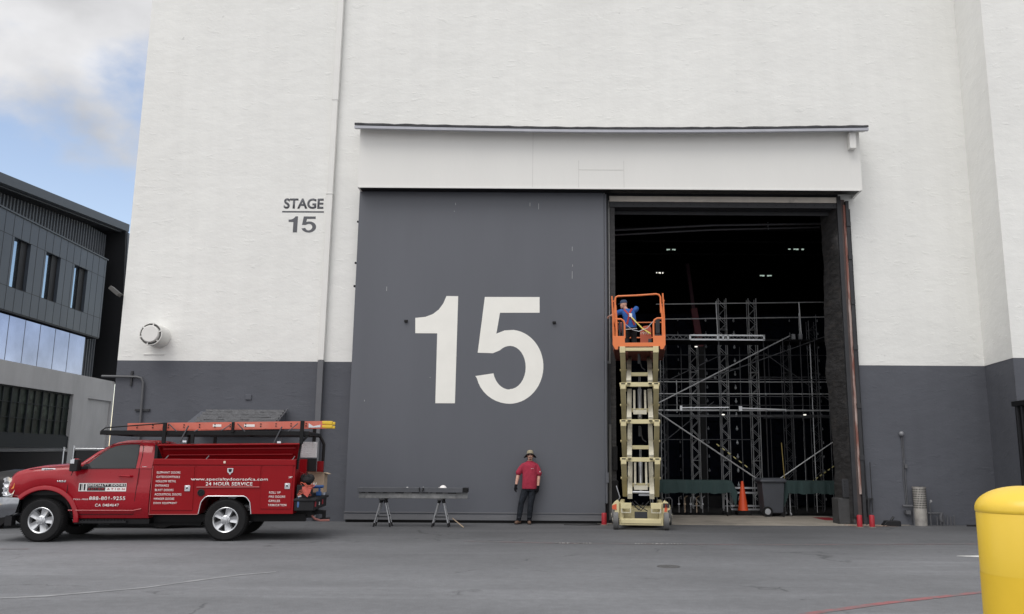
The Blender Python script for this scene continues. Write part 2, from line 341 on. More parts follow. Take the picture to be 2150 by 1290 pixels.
# ------------------------------------------------------------------ the stage building
st = thing('stage_building', 'huge white and grey stucco sound stage with a tall open sliding door', 'building', (0, 21.8, 0))
FY = 0.  # local y of the facade
H_ = 18.5
def wallpiece(z0, z1, mt_, name):
    q = MB()
    if z0 < 8.5:
        q.box(-11.165, 1.62, 0, .85, z0, min(z1, 8.56)); q.box(7.76, 11.46, 0, .85, z0, min(z1, 8.56))
    if z1 > 8.56: q.box(-11.165, 11.44, 0, .85, 8.56, z1)
    return q.build(name, mt_, st, smooth=0)
wallpiece(0, 4.02, M_grey, 'grey_wall_base'); wallpiece(4.02, H_, M_white, 'white_wall')
q = MB(); q.prism([(11.46, .85), (11.09, -1.8), (26, -1.8), (26, .85)], 'z', 0, 4.02); q.build('grey_wall_base', M_grey, st, smooth=0)
q = MB(); q.prism([(11.44, .85), (11.085, -1.805), (26, -1.805), (26, .85)], 'z', 4.02, H_); q.build('white_wall', M_white, st, smooth=0)
B('side_wall', M_white, st, -11.16, -10.6, .85, 40, 4.02, H_, smooth=0); B('side_wall', M_grey, st, -11.16, -10.6, .85, 40, 0, 4.02, smooth=0)
B('roof', M_shingle, st, -11.2, 26, -.0, 40, H_, H_+.3, smooth=0)
# interior shell
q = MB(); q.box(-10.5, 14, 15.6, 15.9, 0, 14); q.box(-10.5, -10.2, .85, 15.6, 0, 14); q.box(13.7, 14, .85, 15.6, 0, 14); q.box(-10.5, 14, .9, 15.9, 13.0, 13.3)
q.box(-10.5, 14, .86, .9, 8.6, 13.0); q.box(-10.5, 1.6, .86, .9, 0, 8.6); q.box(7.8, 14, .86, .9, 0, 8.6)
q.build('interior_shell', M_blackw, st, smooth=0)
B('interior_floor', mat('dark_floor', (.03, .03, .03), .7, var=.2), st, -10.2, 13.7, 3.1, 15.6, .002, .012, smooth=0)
# door panel (slid open to the left)
D0 = -.3
q = MB(); q.box(-5.02, 1.455, D0, D0+.24, .07, 8.62)
door = q.build('sliding_door', M_door, st, bev=.01, smooth=0, label='tall dark grey sliding door painted with a large white 15')
q = MB(); q.box(-5.03, 1.46, D0-.012, D0+.1, .07, .2); q.box(-5.03, 1.46, D0-.02, D0+.1, .235, .26)
q.build('bottom_rail', mat('scuffed_door_paint', (.13, .133, .145), .5, var=.15, vscale=2, col2=(.3, .3, .3), v2=(.62, .7), stretch=(.4, 1, 4)), door, smooth=0)
q = MB(); q.box(-5.0, 1.44, D0+.05, D0+.2, .0, .07); q.build('floor_track', M_black, st, smooth=0)
one = [(-3.43, 5.137), (-3.417, 4.738), (-2.852, 4.738), (-2.848, 2.947), (-2.35, 2.949), (-2.338, 5.715), (-2.64, 5.717), (-2.72, 5.52), (-2.83, 5.36), (-2.98, 5.24), (-3.17, 5.165)]
five = [(-1.645, 5.70), (-1.80, 4.243), (-1.409, 4.233)] + arc(-.97, 3.88, .425, .545, 128, 90, 4) + arc(-.97, 3.87, .405, .555, 90, -90, 16) + arc(-.97, 3.86, .43, .555, -90, -165, 8) + [(-1.848, 3.643)] + \
       arc(-.96, 3.80, .875, .855, 194, 264, 8) + arc(-.975, 3.895, .862, .95, 270, 444, 26) + [(-1.12, 4.825), (-1.33, 4.74), (-1.245, 5.286), (-.221, 5.294), (-.224, 5.706)]
def big15(parent, mt_, y, T=lambda p: p, name='painted_number', th=.004):
    q = MB(); q.prism([T(p) for p in one], 'y', y-th, y); q.prism([T(p) for p in five], 'y', y-th, y); return q.build(name, mt_, parent, smooth=0)
big15(door, M_num, D0)
q = MB()
for x, z in ((-3.65, 5.047), (.17, 5.035)): q.box(x-.055, x+.03, D0-.06, D0, z-.03, z+.03)
q.build('lug', M_black, door, bev=.005)
q = MB()
for x, z in ((-5.03, 7.72), (-5.04, 5.98), (-5.04, 6.6)): q.tube([(x, D0+.1, z), (x-.03, D0+.07, z)], .03)
q.build('edge_roller', M_black, door)
M_scr = mat('bare_scratch', (.5, .5, .5), .6)
q = MB()
for x, z, h in ((-2.47, 8.2, .06), (-2.5, 8.0, .03), (-.5, 8.2, .10), (-.27, 8.15, .16), (.62, 7.0, .12), (.63, 6.55, .06), (.62, 6.3, .2), (-4.65, 3.0, .04), (-2.42, 3.35, .05), (-3.0, 3.6, .02), (-4.2, 5.9, .12), (-2.65, .15, .01)):
    q.box(x-.004, x+.004, D0-.0025, D0, z-h/2, z+h/2)
q.build('paint_scratch', M_scr, door, smooth=0)
# conduit on door's right edge
q = MB(); q.tube([(1.49, -.27, 8.5), (1.50, -.28, 5.5), (1.485, -.3, 2.4), (1.49, -.3, .5)], .035); q.box(1.46, 1.54, -.35, -.22, 1.0, 1.25); q.box(1.46, 1.56, -.3, -.2, 4.0, 4.05); q.build('edge_channel', M_door, door)
# header housing
hs = B('door_housing', M_fascia, st, -4.955, 8.13, -.65, -.31, 8.55, 10.25, smooth=0)
B('housing_floor', M_black, hs, -4.95, 8.125, -.646, -.31, 8.528, 8.549, smooth=0)
q = MB(); q.prism([(-.65, 8.53), (-.3, 8.53), (0, 8.50), (0, 10.3), (-.65, 10.25)], 'x', 8.13, 8.19); q.prism([(-.65, 8.53), (0, 8.50), (0, 10.3), (-.65, 10.25)], 'x', -5.0, -4.955); q.build('end_board', M_fascia, hs, smooth=0)
q = MB()
for x in (-.43, .776, 1.961): q.box(x-.005, x+.005, -.653, -.65, 8.56, 10.1 if x < 0 else 9.3)
q.box(.776, 1.961, -.654, -.6505, 9.04, 9.052); q.build('board_joint', mat('joint_shadow', (.56, .55, .53), .8), hs, smooth=0)
q = MB(); q.box(-4.96, 8.14, -.668, -.65, 8.515, 8.56); q.build('drip_edge', M_fascia, hs, bev=.004)
# roof of the housing: shingled shed roof, edge sagging a little in the middle
q = MB(); q2 = MB(); n = 90
def sag(x): u = (x+5.1)/13.45; return -.085*math.sin(PI*u)**1.0+.03*u
xs = [-5.08+13.4*i/n for i in range(n+1)]
top = []; bot = []
for i, x in enumerate(xs):
    z = 10.10+sag(x); w_ = .018*mn.noise(V((x*3.1, 0, 0)))+.010*mn.noise(V((x*9, 3, 0)))
    top.append([(x, -1.0, z+.012), (x, -.99, z+.07+w_), (x, -.5, z+.20+w_), (x, 0, z+.36+w_), (x, 0, z+.28), (x, -.97, z-.02)][:5])
q.loft(top, True, True); q.build('shingles', M_shingle, hs, smooth=0)
gut = [[(x, -.99, 10.03+sag(x)), (x, -.99, 10.10+sag(x)), (x, -.965, 10.10+sag(x)), (x, -.90, 10.05+sag(x)), (x, -.90, 10.03+sag(x))] for x in xs]
q2.loft(gut, True, True); q2.build('eave_trim', mat('grey_trim', (.40, .41, .45), .5, .2, var=.08), hs, smooth=0)
q = MB(); q.loft([[(x, -.95, 10.04+sag(x)), (x, -.60, 10.15), (x, -.60, 10.24), (x, -.95, 10.06+sag(x))] for x in xs], True, True); q.build('soffit', M_fascia, hs, smooth=0)
B('rafter_tail', M_fascia, hs, 7.86, 8.03, -.85, -.65, 9.62, 10.06, bev=.008)
# band under the housing: dark recess, cream beam and steel rail above the opening
B('housing_underside', M_tar, st, -4.95, 8.1, -.29, -.001, 8.64, 8.68, smooth=0)
B('lintel', M_tar, st, 1.5, 7.76, -.02, .5, 8.42, 8.62, smooth=0)
B('cream_header_board', mat('cream_board', (.66, .61, .54), .7, var=.1, vscale=3, col2=(.25, .22, .2), v2=(.6, .75)), st, 1.62, 7.70, -.08, -.021, 8.37, 8.52, bev=.004)
q = MB(); q.box(1.62, 7.72, -.06, .3, 8.22, 8.365); q.box(1.62, 7.72, .3, .34, 8.12, 8.22); q.build('steel_header', M_tar, st, bev=.004)
q = MB()
for i in range(24):
    x = 1.75+i*.255; q.tube([(x, -.062, 8.29), (x, -.07, 8.29)], .012, 6)
q.build('header_bolt', M_black, st)
# jambs
q = MB(); q.box(1.50, 1.60, -.03, .05, .0, 8.5); q.build('left_jamb', M_tar, st, smooth=0)
q = MB(); q.box(1.62, 1.76, -.02, .75, 0, 8.4); q.build('left_reveal', M_quilt, st, smooth=0)
q = MB(); q.box(1.56, 1.63, -.1, -.03, .08, 2.45); q.build('rubber_stop', mat('worn_rubber', (.13, .13, .13), .8, var=.25, vscale=5), st, bev=.006)
q = MB(); q.box(1.62, 1.80, -.08, .2, .45, 1.05); q.box(1.66, 1.78, -.14, -.05, 1.3, 1.9); q.build('jamb_block', M_black, st, bev=.01)
# quilted right reveal, uneven
rings = []; n = 60
for i in range(n+1):
    z = 8.3*i/n; w1 = .05*mn.noise(V((1, z*1.7, 0))); w2 = .05*mn.noise(V((4, z*1.3, 2)))
    edge = 7.50+.035*math.sin(z*1.1)+w1; rings.append([(7.76, -.04+w2*.3, z), (7.70+w2*.4, -.03, z), (7.60+w1*.5, .3, z), (edge, .75+w2, z), (7.76, .85, z)])
q = MB(); q.loft(rings, True, True); q.build('quilted_reveal', M_quilt, st, smooth=60)
B('reveal_plinth', mat('sooty_concrete', (.05, .05, .052), .8, var=.25, bump=.4), st, 7.38, 7.80, .1, .6, 0, .64, bev=.02)
q = MB(); q.box(7.5, 7.72, .08, .12, .66, 1.12)
for i in range(6): q.tube([(7.56, .08, .72+i*.07), (7.56, .05, .72+i*.07)], .014, 6)
q.build('hinge_plate', M_tar, st, bev=.004)
q = MB(); q.box(7.70, 7.80, -.10, -.001, .2, 8.55); q.build('steel_jamb', M_tar, st, smooth=0)
q = MB(); q.box(7.80, 7.90, -.09, -.001, .0, 8.45); q.build('brown_jamb_post', M_brown, st, smooth=0)
rings = []
for i in range(41):
    z = .75+7.55*i/40; w1 = .012*mn.noise(V((0, z*3, 7))); rings.append([(7.855+w1, -.12, z), (7.91+w1, -.12, z), (7.91+w1, -.09, z), (7.855+w1, -.09, z)])
q = MB(); q.loft(rings); q.build('rusty_angle', M_rust, st, smooth=0)
q = MB(); q.box(7.91, 7.99, -.16, -.001, .0, 8.4)
for z in (1.6, 2.9, 4.4, 5.6, 6.8, 7.7): q.box(7.90, 8.01, -.19, -.10, z, z+.12)
q.build('track_channel', M_tar, st, smooth=0, bev=.003)
q = MB(); q.tube([(8.03, -.05, 8.2), (8.03, -.05, 2.0), (8.06, -.05, .2)], .025); q.build('jamb_pipe', M_tar, st)
# downspout, kinked at joints
q = MB(); q.bar((-5.86, -.09, 4.05), (-5.85, -.09, 11.17), .145, .12, (0, 1, 0)); q.bar((-5.85, -.095, 11.17), (-5.83, -.095, H_), .165, .13, (0, 1, 0)); q.box(-5.95, -5.77, -.162, -.02, 8.5, 8.53); q.build('downspout', M_spoutw, st, bev=.006, smooth=0)
q = MB(); q.bar((-5.84, -.09, .1), (-5.86, -.09, 4.04), .145, .12, (0, 1, 0)); q.build('downspout', mat('grey_metal_paint', (.115, .118, .13), .5, var=.08), st, bev=.006, smooth=0)
# wall lettering
B('wall_lettering_rule', M_sign, st, -7.145, -6.025, -.004, 0, 8.025, 8.066, smooth=0)
text('wall_lettering', 'STAGE', M_sign, st, -7.11, -6.045, 8.13, 8.42, -.005, bold=.03)
fx = lambda p: (-6.955+(p[0]+3.43)/3.32*.745, 7.475+(p[1]-2.947)/2.77*.445)
big15(st, M_sign, 0, fx, 'wall_number')
# round exhaust vent
q = MB(); q.lathe((-10.12, -.42, 4.64), [(.29, .42), (.29, .0), (.285, -.05)], 32, 'y', caps=True)
vt = q.build('exhaust_vent', M_spoutw, st)
q = MB(); q.lathe((-10.12, -.56, 4.64), [(.22, .13), (.22, 0), (.20, -.02)], 32, 'y'); q.build('vent_cap', M_spoutw, vt)
q = MB(); q.lathe((-10.12, -.53, 4.64), [(.29, .06), (.29, 0), (.272, 0), (.272, .06)], 32, 'y', caps=False)
for k in range(6): a = k*PI/3+.3; q.bar((-10.12+.2*math.cos(a), -.53, 4.64+.2*math.sin(a)), (-10.12+.29*math.cos(a), -.53, 4.64+.29*math.sin(a)), .03, .02, (0, 1, 0))
q.build('vent_ring', M_spoutw, vt); 
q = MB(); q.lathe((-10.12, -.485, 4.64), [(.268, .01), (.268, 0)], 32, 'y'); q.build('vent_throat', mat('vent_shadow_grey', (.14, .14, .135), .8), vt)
q = MB(); q.box(-10.5, -9.95, -.02, 0, 4.17, 4.19); q.build('vent_ledge', M_spoutw, vt)
# conduit at the left
q = MB(); q.tube([(-11.5, -.06, 3.60), (-10.60, -.06, 3.59), (-10.48, -.06, 3.56), (-10.42, -.06, 3.46), (-10.40, -.06, 2.5), (-10.38, -.06, .3)], .03); 
q.build('wall_conduit', mat('conduit_paint', (.09, .092, .1), .5), st)
q = MB(); q.box(-10.77, -10.72, -.045, 0, 3.36, 3.74); q.box(-10.58, -10.20, -.045, 0, 2.72, 2.765); q.build('conduit_strut', M_tar, st)
q = MB(); q.box(-7.78, -7.62, -.03, 0, 3.02, 3.16); q.build('cover_plate', M_grey, st, bev=.01)
# small shingled canopy
q = MB(); n = 5
for r_ in range(n):
    z1 = 2.81-.073*r_; y1 = -.05-.16*r_
    xs0 = -8.68-.02*(r_ % 2)
    k = 0; x = xs0
    while x < -6.70:
        w_ = random.uniform(.14, .26); q.box(x, min(x+w_-.002, -6.68), y1-.19, y1, z1-.108-random.uniform(0, .014), z1-.055+random.uniform(0, .006)); x += w_
cp = q.build('side_canopy', mat('grey_shingle', (.15, .152, .16), .85, var=.2, vscale=9, bump=.4), st, smooth=0)
q = MB(); q.prism([(-.0, 2.30), (-.0, 2.72), (-.85, 2.38), (-.85, 2.33)], 'x', -8.9, -6.72); q.build('canopy_base', M_grey, cp, smooth=0)
q = MB(); q.bar((-6.67, -.02, 2.79), (-6.67, -.80, 2.42), .02, .03); q.build('canopy_verge', mat('verge_metal', (.22, .22, .24), .4, .5), cp)
# small floodlight on the building's left edge
q = MB(); q.bar((-11.17, .1, 5.75), (-11.32, .0, 5.78), .04, .04); q.bar((-11.22, -.1, 5.72), (-11.46, -.12, 5.92), .2, .1); q.build('flood_light', mat('lamp_housing', (.07, .068, .065), .6), st, bev=.008)
# round lamp and conduit at right
q = MB(); q.ell((9.035, -.06, 2.265), (.062, .05, .062)); q.build('round_wall_lamp', mat('lamp_glass_grey', (.22, .225, .24), .3), st)
q = MB(); q.tube([(9.04, -.03, 2.2), (9.045, -.03, 1.6), (9.02, -.03, 1.2), (9.05, -.03, .48)], .011, 6); q.tube([(9.075, -.03, 2.2), (9.075, -.03, 1.1), (9.08, -.03, .48)], .011, 6); q.box(9.06, 9.13, -.06, 0, 1.40, 1.50)
q.tube([(8.92, -.12, .47), (9.17, -.12, .47), (9.19, -.12, .40), (9.19, -.12, 0)], .03, 8); q.box(8.99, 9.1, -.15, -.02, .27, .36); q.build('lamp_conduit', mat('conduit_paint2', (.10, .102, .112), .5), st)
q = MB(); q.tube([(8.06, -.14, 0), (8.06, -.14, .66)], .03); q.tube([(8.16, -.12, .3), (8.16, -.12, 1.55)], .012); q.box(8.0, 8.2, -.1, 0, .6, .66); q.build('stub_pipe', M_tar, st)
# pipes hung inside the head of the opening, chains
q = MB(); q.tube([(1.9, 2.2, 8.20), (4.8, 2.2, 8.37), (8.0, 2.2, 8.44)], .035); q.tube([(1.9, 2.3, 8.08), (4.8, 2.3, 8.26), (8.0, 2.3, 8.36)], .03); q.build('overhead_pipe', mat('dull_pipe', (.12, .12, .13), .5, .4), st)
for x, z0, z1 in ((4.57, 8.37, 8.62), (7.66, 8.36, 8.64)):
    q = MB()
    k = z0
    while k < z1: q.lathe((x, .75, k), [(.016, 0), (.016, .02)], 6); k += .034
    q.build('hanging_chain', M_galv, st)
q = MB(); k = 8.25
while k < 8.47: q.lathe((6.45, 2.2, k), [(.016, 0), (.016, .02)], 6); k += .034
q.build('hanging_chain', M_galv, st)
B('red_floor_patch', mat('red_floor', (.25, .02, .03), .6), st, 7.45, 7.9, 1.4, 2.5, .0065, .010, smooth=0)
q = MB()   # wall cracks
pts = [(11.3, -1.0), ]
# roof truss lines in the stage
q = MB()
for z in (9.2, 10.3, 11.2):
    for y in (7., 9., 11.5): q.bar((-8, y, z+.05*y), (13, y, z+.05*y), .08, .05)
q.build('ceiling_grid', mat('grid_steel', (.03, .03, .034), .5, .3), st, smooth=0)

# ------------------------------------------------------------------ neighbouring office building
nb = thing('office_building', 'charcoal clad modern office with tilted roof, glass band and concrete ground floor', 'building', (-24, 0, 0), math.atan2(1, -.057))
M_clad = mat('charcoal_cladding', (.062, .075, .095), .45, var=.06, vscale=.6)
M_corr = mat('corrugated_cladding', (.085, .095, .11), .5, var=.08); M_fascia_d = mat('dark_fascia', (.07, .08, .092), .5, var=.05); M_soff = mat('black_soffit', (.012, .013, .016), .6)
M_nconc = mat('board_concrete', (.46, .46, .47), .85, var=.12, vscale=.8, bump=.15, bscale=6, stretch=(1, 1, .35))
M_glassb = mat('reflecting_glass', (.28, .30, .42), .04, .9, var=.25, vscale=.35)
M_glassd = mat('dark_window_glass', (.014, .020, .018), .4, .0, var=.8, vscale=1.8, spec=.06, col2=(.06, .08, .065), v2=(.56, .72))  # pale green noise in the colour stands in for reflected trees
M_glassw = mat('pale_window_glass', (.34, .42, .50), .06, .9, var=.05)
M_frame = mat('dark_frame', (.022, .026, .030), .6, .0, spec=.15)
q = MB(); z_ = lambda t: 14.75+(t-38.6)*.096
q.loft([[(t_, -.3, z_(t_)), (t_, -.3, z_(t_)-.47), (t_, .0, z_(t_)-.55), (t_, 14, z_(t_)-.5), (t_, 14, z_(t_)-.1)] for t_ in (26, 52.0)]); q.build('tilted_roof', M_fascia_d, nb, smooth=0)
q = MB(); q.loft([[(t_, -.1, z_(t_)-.56), (t_, 13, z_(t_)-.56), (t_, 13, z_(t_)-.62), (t_, -.1, z_(t_)-.62)] for t_ in (26, 51.4)]); q.build('soffit', M_soff, nb, smooth=0)
q = MB(); q.loft([[(51.55, -.3, 15.5), (52.0, -.3, 15.5), (52.0, 12, 15.5), (51.55, 12, 15.5)], [(52.75, -.3, 6.0), (53.2, -.3, 6.0), (53.2, 12, 6.0), (52.75, 12, 6.0)]]); q.build('end_fin', M_soff, nb, smooth=0)
q = MB(); q.loft([[(51.75, -.34, 15.45), (52.02, -.34, 15.45), (52.02, -.30, 15.45), (51.75, -.30, 15.45)], [(53.0, -.34, 6.0), (53.22, -.34, 6.0), (53.22, -.3, 6.0), (53.0, -.3, 6.0)]]); q.build('fin_edge', M_fascia_d, nb, smooth=0)
q = MB(); t_ = 26
prof = []
while t_ < 51: prof += [(t_, .75), (t_+.12, .75), (t_+.14, .67), (t_+.24, .67), (t_+.26, .75)]; t_ += .3
q.prism([(a, b) for a, b in prof]+[(51, 3), (26, 3)], 'z', 6.05, 15.1); q.build('corrugated_wall', M_corr, nb, smooth=0)
wins = [(34.4, 35.85), (37.4, 38.85), (40.4, 41.88), (43.38, 44.86), (46.4, 47.92)]
q = MB(); q.box(28, 50.1, 0, 1.5, 12.15, 13.25); q.box(28, 50.1, 0, 1.5, 8.5, 9.66)
a = 28
for w0, w1 in wins+[(50.1, 50.1)]: q.box(a, w0, 0, 1.5, 9.66, 12.15) if w0 > a else None; a = w1
cl = q.build('clad_upper_box', M_clad, nb, smooth=0)
q = MB(); t_ = 28.3
while t_ < 50:
    for z0, z1 in ((8.5, 9.66), (9.66, 12.15), (12.15, 13.25)):
        if z0 == 9.66 and any(w0-.02 < t_ < w1+.02 for w0, w1 in wins): continue
        q.box(t_-.012, t_+.012, -.006, 0, z0+.0, z1)
    t_ += .745
q.box(28, 50.1, -.005, 0, 9.65, 9.675); q.box(28, 50.1, -.005, 0, 12.14, 12.165); q.build('cladding_joint', M_soff, cl, smooth=0)
for w0, w1 in wins:
    f = MB(); f.box(w0, w1, .22, .28, 9.66, 12.15); f = f.build('window', M_glassw if True else M_glassw, nb, smooth=0)
    g = MB(); g.box(w1-.62, w1-.02, .16, .22, 9.66, 12.15); g.box(w0+.80, w0+.84, .12, .22, 9.66, 12.15); g.build('window_frame', M_soff, f, smooth=0)
q = MB(); q.box(28, 50.2, -.06, 1.5, 13.25, 13.33); q.build('parapet_trim', M_fascia_d, nb, smooth=0)
B('overhang_soffit', M_soff, nb, 28, 50.1, .02, 1.5, 8.42, 8.5, smooth=0)
q = MB(); q.box(28, 48.95, .25, .3, 6.1, 8.35); gb = q.build('glass_band', M_glassb, nb, smooth=0)
q = MB()
for t_ in (29.5, 31, 32.5, 34, 35.5, 37, 38.3, 39.75, 41.2, 42.66, 44.1, 45.62, 47.15): q.box(t_-.015, t_+.015, .24, .25, 6.1, 8.35)
q.build('glass_joint', mat('joint_grey', (.15, .16, .22), .4), gb, smooth=0)
# concrete base with the steel window opening
q = MB(); q.box(28, 47.8, 0, 1.5, 4.95, 6.1); q.box(47.8, 49.5, 0, 1.5, 0, 6.1); q.box(49.5, 52.56, .0, 1.5, 4.86, 6.1); q.box(52.56, 52.75, 0, 1.5, 0, 6.1); q.box(49.5, 52.56, .12, 1.5, 0, 4.86); q.box(28, 47.8, .5, 1.5, 0, 2.0)
q.build('concrete_ground_floor', M_nconc, nb, smooth=0)
q = MB(); q.box(28, 47.8, .05, .45, 1.95, 2.6); q.build('steel_spandrel', M_frame, nb, smooth=0)
q = MB(); q.box(28, 47.8, .20, .26, 2.0, 4.95); q.build('storefront_glazing', M_glassd, nb, smooth=0); 
t_ = 47.75-1.45*13; k = 0
while t_ < 47.7:
    f = MB(); f.box(t_, t_+.07, .12, .20, 2.6, 4.95); f.box(t_+.07, t_+1.45, .13, .19, 4.87, 4.95); f.box(t_+.07, t_+1.45, .13, .19, 2.6, 2.68)
    for z in (3.4, 4.15): f.box(t_+.07, t_+1.45, .15, .19, z, z+.04)
    f.box(t_+.75, t_+.79, .15, .19, 2.68, 4.87); f.build('steel_window', M_frame, nb, smooth=0); t_ += 1.45
B('return_wall', M_nconc, nb, 51.5, 52.7, 1.5, 14, 0, 6.0, smooth=0)
q = MB(); q.box(28, 51, 3, 14, 0, 13.8); q.build('building_core', M_corr, nb, smooth=0)

# fence with black screen
M_screen = mat('black_fence_screen', (.012, .012, .014), .8, var=.2)
def fence(label, A, B_, posts, sc):
    A, B_ = V(A), V(B_); d = B_-A; t = thing('screened_fence', label, 'fence', (A.x, A.y, 0), math.atan2(d.y, d.x)); Ln = d.length
    q = MB(); q.box(0, Ln, 0, .02, .05, sc-.08); q.build('black_screen', M_screen, t, smooth=0)
    q = MB(); q.tube([(0, -.02, sc-.02), (Ln, -.02, sc-.02)], .022, 6); k = 0
    while k < Ln: q.tube([(k, -.02, sc-.02), (k+.04, -.02, sc+.06)], .006, 4); k += .16
    q.build('top_rail', M_alu, t)
    for p_ in posts:
        q = MB(); q.tube([(p_, -.05, 0), (p_, -.05, sc+.1)], .035, 8); q.build('fence_post', M_alu, t)
fence('long black screened chain link fence in front of the office, left of the paired posts', (-34, 48, 0), (-18.9, 33.7, 0), (.0, 5, 10.3, 20.6), 1.80)
fence('short black screened fence between the paired posts and the stage wall', (-18.55, 33.6, 0), (-15.2, 33.4, 0), (0, 3.3), 1.86)

# ------------------------------------------------------------------ service truck (x to the rear, y away from the camera)
M_paint = mat('red_car_paint', (.30, .005, .013), .28, 0, var=.03, coat=.5, spec=.2); M_paint2 = mat('red_body_paint', (.25, .004, .008), .38, 0, var=.05, coat=.08, spec=.18)
M_cglass = mat('tinted_car_glass', (.022, .026, .028), .03, 0, var=.1, spec=.45, coat=0.15); M_gap = mat('panel_gap', (.012, .003, .004), .8)
M_plas = mat('black_plastic', (.012, .012, .014), .55, var=.15, spec=.3); M_text = mat('white_vinyl', (.80, .78, .77), .5, var=.02)
M_lens = mat('headlamp_lens', (.55, .56, .58), .08, .5, coat=1.0); M_amber = mat('amber_lens', (.7, .25, .05), .2)
tk = thing('service_truck', 'red service truck with open tool boxes and lettered doors parked by the stage wall', 'truck', (-9.377, 16.161, 0), math.atan2(.405, 3.308))
HOOD = [(-.72, 1.12), (-.70, 1.20), (-.66, 1.245), (-.58, 1.293), (-.45, 1.335), (-.235, 1.378), (.1, 1.405), (.305, 1.418), (.5, 1.425), (.66, 1.385), (1.0, 1.37), (1.6, 1.355), (1.84, 1.355)]
def shell_columns(xs, topf, botf, wid, yoff, crown):
    rings = []
    for x in xs:
        zt, zb, o = topf(x), botf(x), yoff(x); h = max(zt-zb, .02); c = min(1, h/.3)
        u = 1 if x > .6 else 0
        side = [(o+.075, 0), (o+.03, .12), (o+.004, .3), (o, .5), (o+.002, .66), (o+.022, .74), (o+.030, .86), (o+(.034 if u else .06), .95)]
        half = [(y, zb+(h-.03*c)*k) for y, k in side]+[(o+(.038 if u else .10), zt-.012), (o+(.06 if u else .17), zt+.0), (o+.45, zt+crown(x)*.7), (wid/2, zt+crown(x))]
        rings.append([(x, y, z) for y, z in half]+[(x, wid-y, z) for y, z in half[-2::-1]])
    return rings
def arch_bottom(cx, cz, r, base):
    def f(x):
        return cz+math.sqrt(max(0, r*r-(x-cx)**2)) if abs(x-cx) < r-.0001 and x > cx-r and cz+math.sqrt(max(0, r*r-(x-cx)**2)) > base(x) else base(x)
    return f
base = lambda x: .80 if x < -.45 else .425
bot1 = arch_bottom(-.03, .39, .56, base)
xs = sorted(set([-.72, -.705, -.68, -.65, -.62]+[round(-.03+.5599*math.cos(R(a)), 4) for a in range(0, 181, 6)]+[.54, .62, .7, .9, 1.1, 1.3, 1.5, 1.7, 1.84]))
wid = 1.86
q = MB(); q.loft(shell_columns(xs, lambda x: interp(HOOD, x), bot1, wid, lambda x: .02+(2.6*max(0, -.60-x)**1.6), lambda x: .035 if x < .5 else .0), True, False)
cab = q.build('cab_body', M_paint, tk, smooth=50)
# greenhouse
ROOF = [(.50, 1.42), (.58, 1.49), (.79, 1.665), (1.03, 1.805), (1.12, 1.845), (1.22, 1.866), (1.45, 1.878), (1.65, 1.877), (1.77, 1.862), (1.815, 1.82), (1.835, 1.74)]
rings = []
for x, zt in ROOF:
    b0 = 1.37; h = zt-b0; yy = lambda z: .062+(z-1.37)*.36
    half = [(.050, b0-.02), (yy(b0+h*.5), b0+h*.5), (yy(zt-.03), zt-.03), (yy(zt-.03)+.035, zt), (.45, zt+.018), (wid/2, zt+.025)]
    rings.append([(x, y, z) for y, z in half]+[(x, wid-y, z) for y, z in half[-2::-1]])
q = MB(); q.loft(rings, True, False); gh = q.build('cab_roof', M_paint, tk, smooth=50)
q = MB(); ws = [(.575, 1.492), (.79, 1.672), (1.02, 1.808)]
q.loft([[(x-.012, .16+(z-1.37)*.30, z+.004), (x-.012, .5, z+.024), (x-.012, wid/2, z+.032), (x-.012, wid-.5, z+.024), (x-.012, wid-.16-(z-1.37)*.30, z+.004)] for x, z in ws], False, False); q.build('windshield', M_cglass, cab)
WIN = [(.668, 1.352), (.690, 1.44), (.79, 1.545), (.90, 1.645), (1.0, 1.718), (1.10, 1.762), (1.204, 1.785), (1.36, 1.796), (1.49, 1.796), (1.517, 1.78), (1.531, 1.60), (1.533, 1.362)]
def sidepoly(poly, off): return [(x, .062+(z-1.37)*.36-off, z) for x, z in poly]
q = MB(); c = V((1.15, 1.55)); q.loft([sidepoly([(c.x+(x-c.x)*1.035, c.y+(z-c.y)*1.06) for x, z in WIN], .002), sidepoly([(c.x+(x-c.x)*1.035, c.y+(z-c.y)*1.06) for x, z in WIN], .006)]); q.build('window_seal', M_plas, cab, smooth=0)
q = MB(); q.loft([sidepoly(WIN, .004), sidepoly(WIN, .009)]); q.build('side_window', M_cglass, cab, smooth=0)
q = MB()
def yb(z): return .02+(.03 if z < .6 else 0)+(.0 if z < 1.05 else .022*(min(z, 1.3)-1.05)/.1 if z < 1.15 else .04)
def seam(pts): q.tube([(x, y, z) for x, y, z in pts], .0055, 5)
seam([(.44, .05, 1.36), (.41, .045, 1.27), (.365, .026, 1.08), (.36, .018, .90), (.385, .02, .70), (.45, .04, .52), (.47, .055, .50), (1.575, .055, .50), (1.585, .02, .8), (1.605, .022, 1.1), (1.61, .045, 1.30), (1.605, .058, 1.37)])
seam([(1.61, .062, 1.37), (1.615, .13, 1.58), (1.60, .205, 1.79), (1.5, .22, 1.835), (1.2, .215, 1.825), (1.02, .195, 1.775), (.80, .135, 1.60), (.62, .07, 1.44)])
seam([(-.60, .16, 1.27), (-.3, .085, 1.335), (.1, .075, 1.375), (.46, .075, 1.405)])
q.build('panel_gap', M_gap, cab)
q = MB(); q.tube([(.42, .012, .575), (1.58, .012, .57), (1.72, .016, .60)], .012, 6); q.build('door_crease', M_paint, cab)
q = MB(); q.tube([(1.27, .03, 1.215), (1.29, -.012, 1.215), (1.47, -.012, 1.205), (1.49, .03, 1.205)], .019, 8); q.build('door_handle', M_paint, cab)
